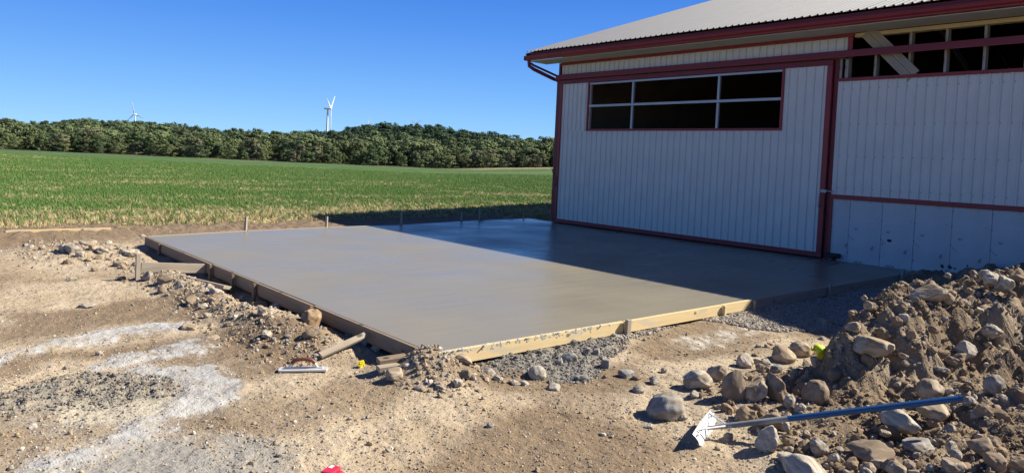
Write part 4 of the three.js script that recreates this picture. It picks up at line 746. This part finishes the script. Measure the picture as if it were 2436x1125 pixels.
// ---------------------------------------------------------------- grass and stubble of the field
{
  const blades = (n, seed, spread, lean) => { const r = rng(seed), pos = [], idx = []; for (let b = 0; b < n; b++) { const a = r() * 6.28, h = 0.6 + 0.4 * r(), w = 0.035 + 0.02 * r(), l = lean * (0.3 + r()), x = (r() - 0.5) * spread, z = (r() - 0.5) * spread, cx = Math.cos(a), cz = Math.sin(a), k = pos.length / 3; pos.push(x - cz * w, -0.1, z + cx * w, x + cz * w, -0.1, z - cx * w, x - cz * w * 0.7 + cx * l * 0.35, h * 0.6, z + cx * w * 0.7 + cz * l * 0.35, x + cz * w * 0.7 + cx * l * 0.35, h * 0.6, z - cx * w * 0.7 + cz * l * 0.35, x + cx * l, h, z + cz * l); idx.push(k, k + 1, k + 2, k + 1, k + 3, k + 2, k + 2, k + 3, k + 4); } const g = new THREE.BufferGeometry(); g.setAttribute('position', new THREE.Float32BufferAttribute(pos, 3)); g.setIndex(idx); g.computeVertexNormals(); return g; };
  const grow = (name, label, geo, n, seed, want, size, tint) => {
    const r = rng(seed), L = [], o = new THREE.Object3D(), c = new THREE.Color();
    for (let k = 0; k < n; k++) { const D = 11 * Math.pow(95 / 11, Math.pow(r(), 0.9)), a = -0.80 + 0.92 * r(), x = 0.7545 * a * D + 0.6563 * D, z = 0.6563 * a * D - 0.7545 * D, b = border(x, z); if (b < -0.1 || (x > 12.9 && z > -13.4)) continue; const s = straw(x, z); if (!want(r, s, b)) continue; const h = size(r, D, b); o.position.set(x, Math.max(fieldY(x, z), b < 0.8 ? land(x, z, false) : -99), z); o.rotation.set((r() - 0.5) * 0.3, r() * 6.28, (r() - 0.5) * 0.3); o.scale.set(h * (0.9 + D / 70), h, h * (0.9 + D / 70)); o.updateMatrix(); tint(r, c); L.push([o.matrix.clone(), c.clone()]); }
    const m = new THREE.InstancedMesh(geo, new THREE.MeshStandardMaterial({ roughness: 0.9, side: THREE.DoubleSide }), L.length); L.forEach(([p, q], i) => { m.setMatrixAt(i, p); m.setColorAt(i, q); }); stuff(m, name, label);
  };
  grow('grass', 'young green crop growing over the field', blades(9, 3, 1.0, 0.5), 150000, 51, (r, s, b) => r() > s * 0.9 && r() < sstep(-0.2, 1.5, b) + 0.15, (r, D) => 0.045 + 0.06 * r() + D * 0.0003, (r, c) => { const k = 0.85 + 0.3 * r(); c.setRGB(0.125 * k, 0.228 * k, 0.05 * k); });
  grow('stubble', 'dry straw and stubble among the crop', blades(7, 9, 1.3, 0.9), 70000, 52, (r, s, b) => r() < s * (0.75) * (b < 0.4 ? 0.5 : 1), (r, D) => 0.04 + 0.06 * r() + D * 0.0003, (r, c) => { const k = 0.7 + 0.55 * r(); c.setRGB(0.50 * k, 0.40 * k, 0.22 * k); });
}
console.log('stage: grass');
// ---------------------------------------------------------------- trees along the field edge and on the rise
function crownGeo(seed, clumps, leaves, shape) { // many leaf-sized faces in clumps; unit height 1, foot at 0
  const r = rng(seed), pos = [], nor = [], v = new THREE.Vector3(), d = new THREE.Vector3(), e = new THREE.Vector3(), f = new THREE.Vector3();
  for (let k = 0; k < clumps; k++) {
    const y = 0.10 + 0.84 * Math.pow(r(), 0.9), R = shape(y) * (0.75 + 0.4 * r()), a = r() * 6.28, q = Math.sqrt(0.15 + 0.85 * r()), cx = Math.cos(a) * R * q, cz = Math.sin(a) * R * q, cr = 0.07 + 0.06 * r();
    for (let l = 0; l < leaves; l++) {
      v.set(r() * 2 - 1, r() * 2 - 1, r() * 2 - 1); if (v.lengthSq() > 1) { l--; continue; } const s = 0.014 + 0.016 * r();
      const px = cx + v.x * cr, py = Math.max(0.02, y + v.y * cr * 0.8), pz = cz + v.z * cr; d.set(px * 1.2 + v.x * 0.5 + (r() - 0.5) * 0.6, 0.2 + v.y * 0.6 + (r() - 0.5) * 0.6, pz * 1.2 + v.z * 0.5 + (r() - 0.5) * 0.6).normalize(); e.set(r() - 0.5, r() - 0.5, r() - 0.5).cross(d).normalize(); f.copy(d).cross(e);
      for (const [p, q2] of [[-1, -0.6], [1, -0.5], [0.2, 1], [-1, -0.6], [0.2, 1], [-0.9, 0.5]]) { pos.push(px + (e.x * p + f.x * q2) * s, py + (e.y * p + f.y * q2) * s, pz + (e.z * p + f.z * q2) * s); nor.push(d.x, d.y, d.z); }
    }
  }
  const g = new THREE.BufferGeometry(); g.setAttribute('position', new THREE.Float32BufferAttribute(pos, 3)); g.setAttribute('normal', new THREE.Float32BufferAttribute(nor, 3)); return g;
}
{
  const shapes = [(y) => 0.34 * Math.sin(Math.PI * Math.pow(y, 0.8)) + 0.06, (y) => 0.30 * Math.pow(1 - y, 0.7) + 0.05, (y) => 0.42 * Math.sqrt(Math.max(0.02, 1 - Math.pow((y - 0.55) / 0.5, 2))), (y) => 0.28 * Math.sin(Math.PI * Math.min(1, y * 0.9 + 0.1)) + 0.05, (y) => 0.20 * Math.pow(1 - y, 0.5) + 0.04];
  const crowns = shapes.map((s, i) => crownGeo(100 + i * 7, 40, 44, s)), trunkG = (() => { const parts = [new THREE.CylinderGeometry(0.008, 0.022, 0.75, 7).translate(0, 0.375, 0)]; for (const [a, y] of [[0.5, 0.3], [2.6, 0.4], [4.4, 0.48]]) { const b = new THREE.CylinderGeometry(0.003, 0.009, 0.26, 5); b.translate(0, 0.13, 0); b.rotateZ(-0.75); b.rotateY(a); b.translate(0, y, 0); parts.push(b); } return mergeGeometries(parts); })();
  const leafMat = (r, g, b) => new THREE.MeshStandardMaterial({ color: C(r, g, b), roughness: 0.95, side: THREE.DoubleSide }), tones = [leafMat(0.128, 0.155, 0.058), leafMat(0.10, 0.14, 0.05), leafMat(0.05, 0.085, 0.036), leafMat(0.145, 0.15, 0.082), leafMat(0.065, 0.10, 0.04)], yellowish = leafMat(0.21, 0.22, 0.05), bark = leafMat(0.12, 0.10, 0.08);
  const names = ['olive green rounded tree', 'olive green cone-shaped tree', 'dark green broad tree', 'grey-green brushy tree', 'slim dark green tree'];
  const where = (a) => a < -0.58 ? 'toward the left end of the wood' : a < -0.40 ? 'below the crest with the distant turbine' : a < -0.2 ? 'in the dip around the side-on turbine' : a < -0.05 ? 'below the right-hand rise' : 'near the barn corner';
  const r = rng(91), all = [];
  for (let D = 301, row = 0; D < 505; D += row < 4 ? 5 : 7.5, row++) for (let L = -0.86 * D; L < 0.16 * D; L += (row < 4 ? 5.0 : 6.2) + r() * 3.5) {
    const d = D + (r() - 0.5) * 6, l = L + (r() - 0.5) * 2, x = 0.7545 * l + 0.6563 * d, z = 0.6563 * l - 0.7545 * d, a = l / d;
    const hill = sstep(350, 400, d); let h = row < 1 ? 4 + 4 * r() : row < 4 ? 5.5 + 5 * r() : 7.5 + 6 * r(); if (a > 0.045 && row < 6) h *= 1.2; const cl = noise(l * 0.05, d * 0.04), cl2 = noise(l * 0.11 + 30, d * 0.03); h *= (row < 4 ? 0.9 : 0.98) + (row < 4 ? 0.55 : 0.3) * cl2;
    if (row < 3 && noise(l * 0.09 + 7, row * 0.7) > 0.2) continue; all.push({ x, z, d, a, h, row, kind: row < 4 ? (cl > 0.22 ? [2, 4, 2, 1] : cl < -0.15 ? [3, 3, 0, 1] : [0, 0, 3, 1])[Math.floor(r() * 4)] : [0, 2, 2, 0, 4][Math.floor(r() * 5)], turn: r() * 6.28, wide: 0.95 + 0.75 * r(), tone: r(), hill });
  }
  const front = all.filter((t) => t.row < 4 && t.a > -0.705 && t.a < 0.075).sort((p, q) => p.d - q.d).slice(0, 285), chosen = new Set(front);
  let special = 0;
  for (const t of front) {
    const g = new THREE.Group(); g.position.set(t.x, fieldY(t.x, t.z) - 0.2, t.z); g.rotation.y = t.turn; g.scale.set(t.h * t.wide, t.h, t.h * t.wide);
    const yel = special < 1 && t.row === 3 && t.a > -0.21 && t.a < -0.19; if (yel) special++;
    part(g, 'trunk', trunkG, bark); part(g, 'crown', crowns[t.kind], yel ? yellowish : tones[t.kind === 2 || t.kind === 4 ? (t.tone < 0.6 ? 2 : 4) : t.kind === 3 ? (t.tone < 0.7 ? 3 : 1) : t.tone < 0.5 ? 0 : t.tone < 0.8 ? 1 : 4]);
    top(g, t.row < 1 ? 'bush_tree' : 'tree', yel ? 'yellow-green tree in the wood below the right-hand rise' : (t.h < 6 ? 'low ' : t.h < 8.5 ? 'middling ' : 'tall ') + (t.row < 1 ? 'bushy ' : '') + names[t.kind] + ' ' + where(t.a), 'tree', 'trees along the far edge of the field');
  }
  const rest = all.filter((t) => !chosen.has(t)), fr = new THREE.Group();
  for (const k of [0, 2, 4, 3, 1]) { // the wood behind reads as one mass
    const L = rest.filter((t) => t.kind === k); if (!L.length) continue;
    const m = new THREE.InstancedMesh(crowns[k], leafMat(1, 1, 1), L.length), o = new THREE.Object3D(), c = new THREE.Color(); m.name = 'crowns';
    L.forEach((t, i) => { o.position.set(t.x, fieldY(t.x, t.z) - 0.6, t.z); o.rotation.set(0, t.turn, 0); o.scale.set(t.h * t.wide, t.h, t.h * t.wide); o.updateMatrix(); m.setMatrixAt(i, o.matrix); const q = 0.7 + 0.6 * t.tone; c.setRGB(lerp(0.115, t.a > -0.3 ? 0.038 : 0.07, t.hill) * q, lerp(0.15, t.a > -0.3 ? 0.075 : 0.105, t.hill) * q, lerp(0.06, t.a > -0.3 ? 0.035 : 0.045, t.hill) * q); m.setColorAt(i, c); });
    m.userData.kind = 'stuff'; fr.add(m);
  }
  stuff(fr, 'forest', 'dense mixed wood covering the rise behind the field');
}
console.log('stage: trees');
// ---------------------------------------------------------------- wind turbines beyond the wood
{
  const white = new THREE.MeshStandardMaterial({ color: C(0.78, 0.79, 0.80), roughness: 0.5 });
  const bladeG = (() => { const s = new THREE.Shape(); s.moveTo(-0.9, 0); s.lineTo(-1.3, 6); s.quadraticCurveTo(-1.6, 9, -1.3, 14); s.lineTo(-0.35, 40); s.lineTo(0.25, 40); s.lineTo(1.1, 14); s.quadraticCurveTo(1.9, 9, 1.1, 4); s.lineTo(0.9, 0); const g = new THREE.ExtrudeGeometry(s, { depth: 0.5, bevelEnabled: true, bevelSize: 0.15, bevelThickness: 0.15, bevelSegments: 1 }); g.translate(0, 0, -0.25); return g; })();
  const towerG = (h) => new THREE.LatheGeometry([[2.4, -6], [2.35, 0], [1.9, h * 0.5], [1.35, h]].map((p) => new THREE.Vector2(...p)), 18);
    for (const [x, y, z, kr, kb, spin, label] of [
    [600, 83.1, -1206.8, 0.975, 0.2, Math.PI - 0.15, 'tall white wind turbine seen side-on above the middle of the wood'],
    [620.5, 101.5, -2650.8, -0.6, 0.8, -0.2, 'distant white wind turbine above the wooded crest on the left'],
    [1428.7, 121, -2530, 0.3, 0.95, 0.26, 'wind turbine hidden behind the rise but for one blade tip'],
    [2104.9, 184, -3217.3, 0.1, 0.99, Math.PI + 0.03, 'farthest wind turbine showing two blades in a V above the rise']]) {
    const back = new THREE.Vector3(-x, 0, -z).normalize(), right = new THREE.Vector3(back.z, 0, -back.x), g = new THREE.Group(), gy = fieldY(x, z), h = y - gy; g.position.set(x, gy, z); const axis = right.clone().multiplyScalar(kr).addScaledVector(back, kb).normalize(); g.rotation.y = Math.atan2(axis.x, axis.z);
    part(g, 'tower', towerG(h - 1.2), white); const na = part(g, 'nacelle', new RoundedBoxGeometry(3.4, 3.6, 11, 2, 0.9), white); na.position.set(0, h, -1.2);
    const rot = group(g, 'rotor'); rot.position.set(0, h, 5.4); rot.rotation.z = -spin;
    const hub = part(rot, 'hub', new THREE.SphereGeometry(1.9, 14, 10), white); for (let k = 0; k < 3; k++) { const b = part(rot, 'blade', bladeG, white); b.rotation.z = -k * 2.0944; b.position.z = 0.3; }
    top(g, 'wind_turbine', label, 'wind turbine', 'wind turbines beyond the wood');
  }
}
console.log('stage: turbines');
renderer.render(scene, camera);
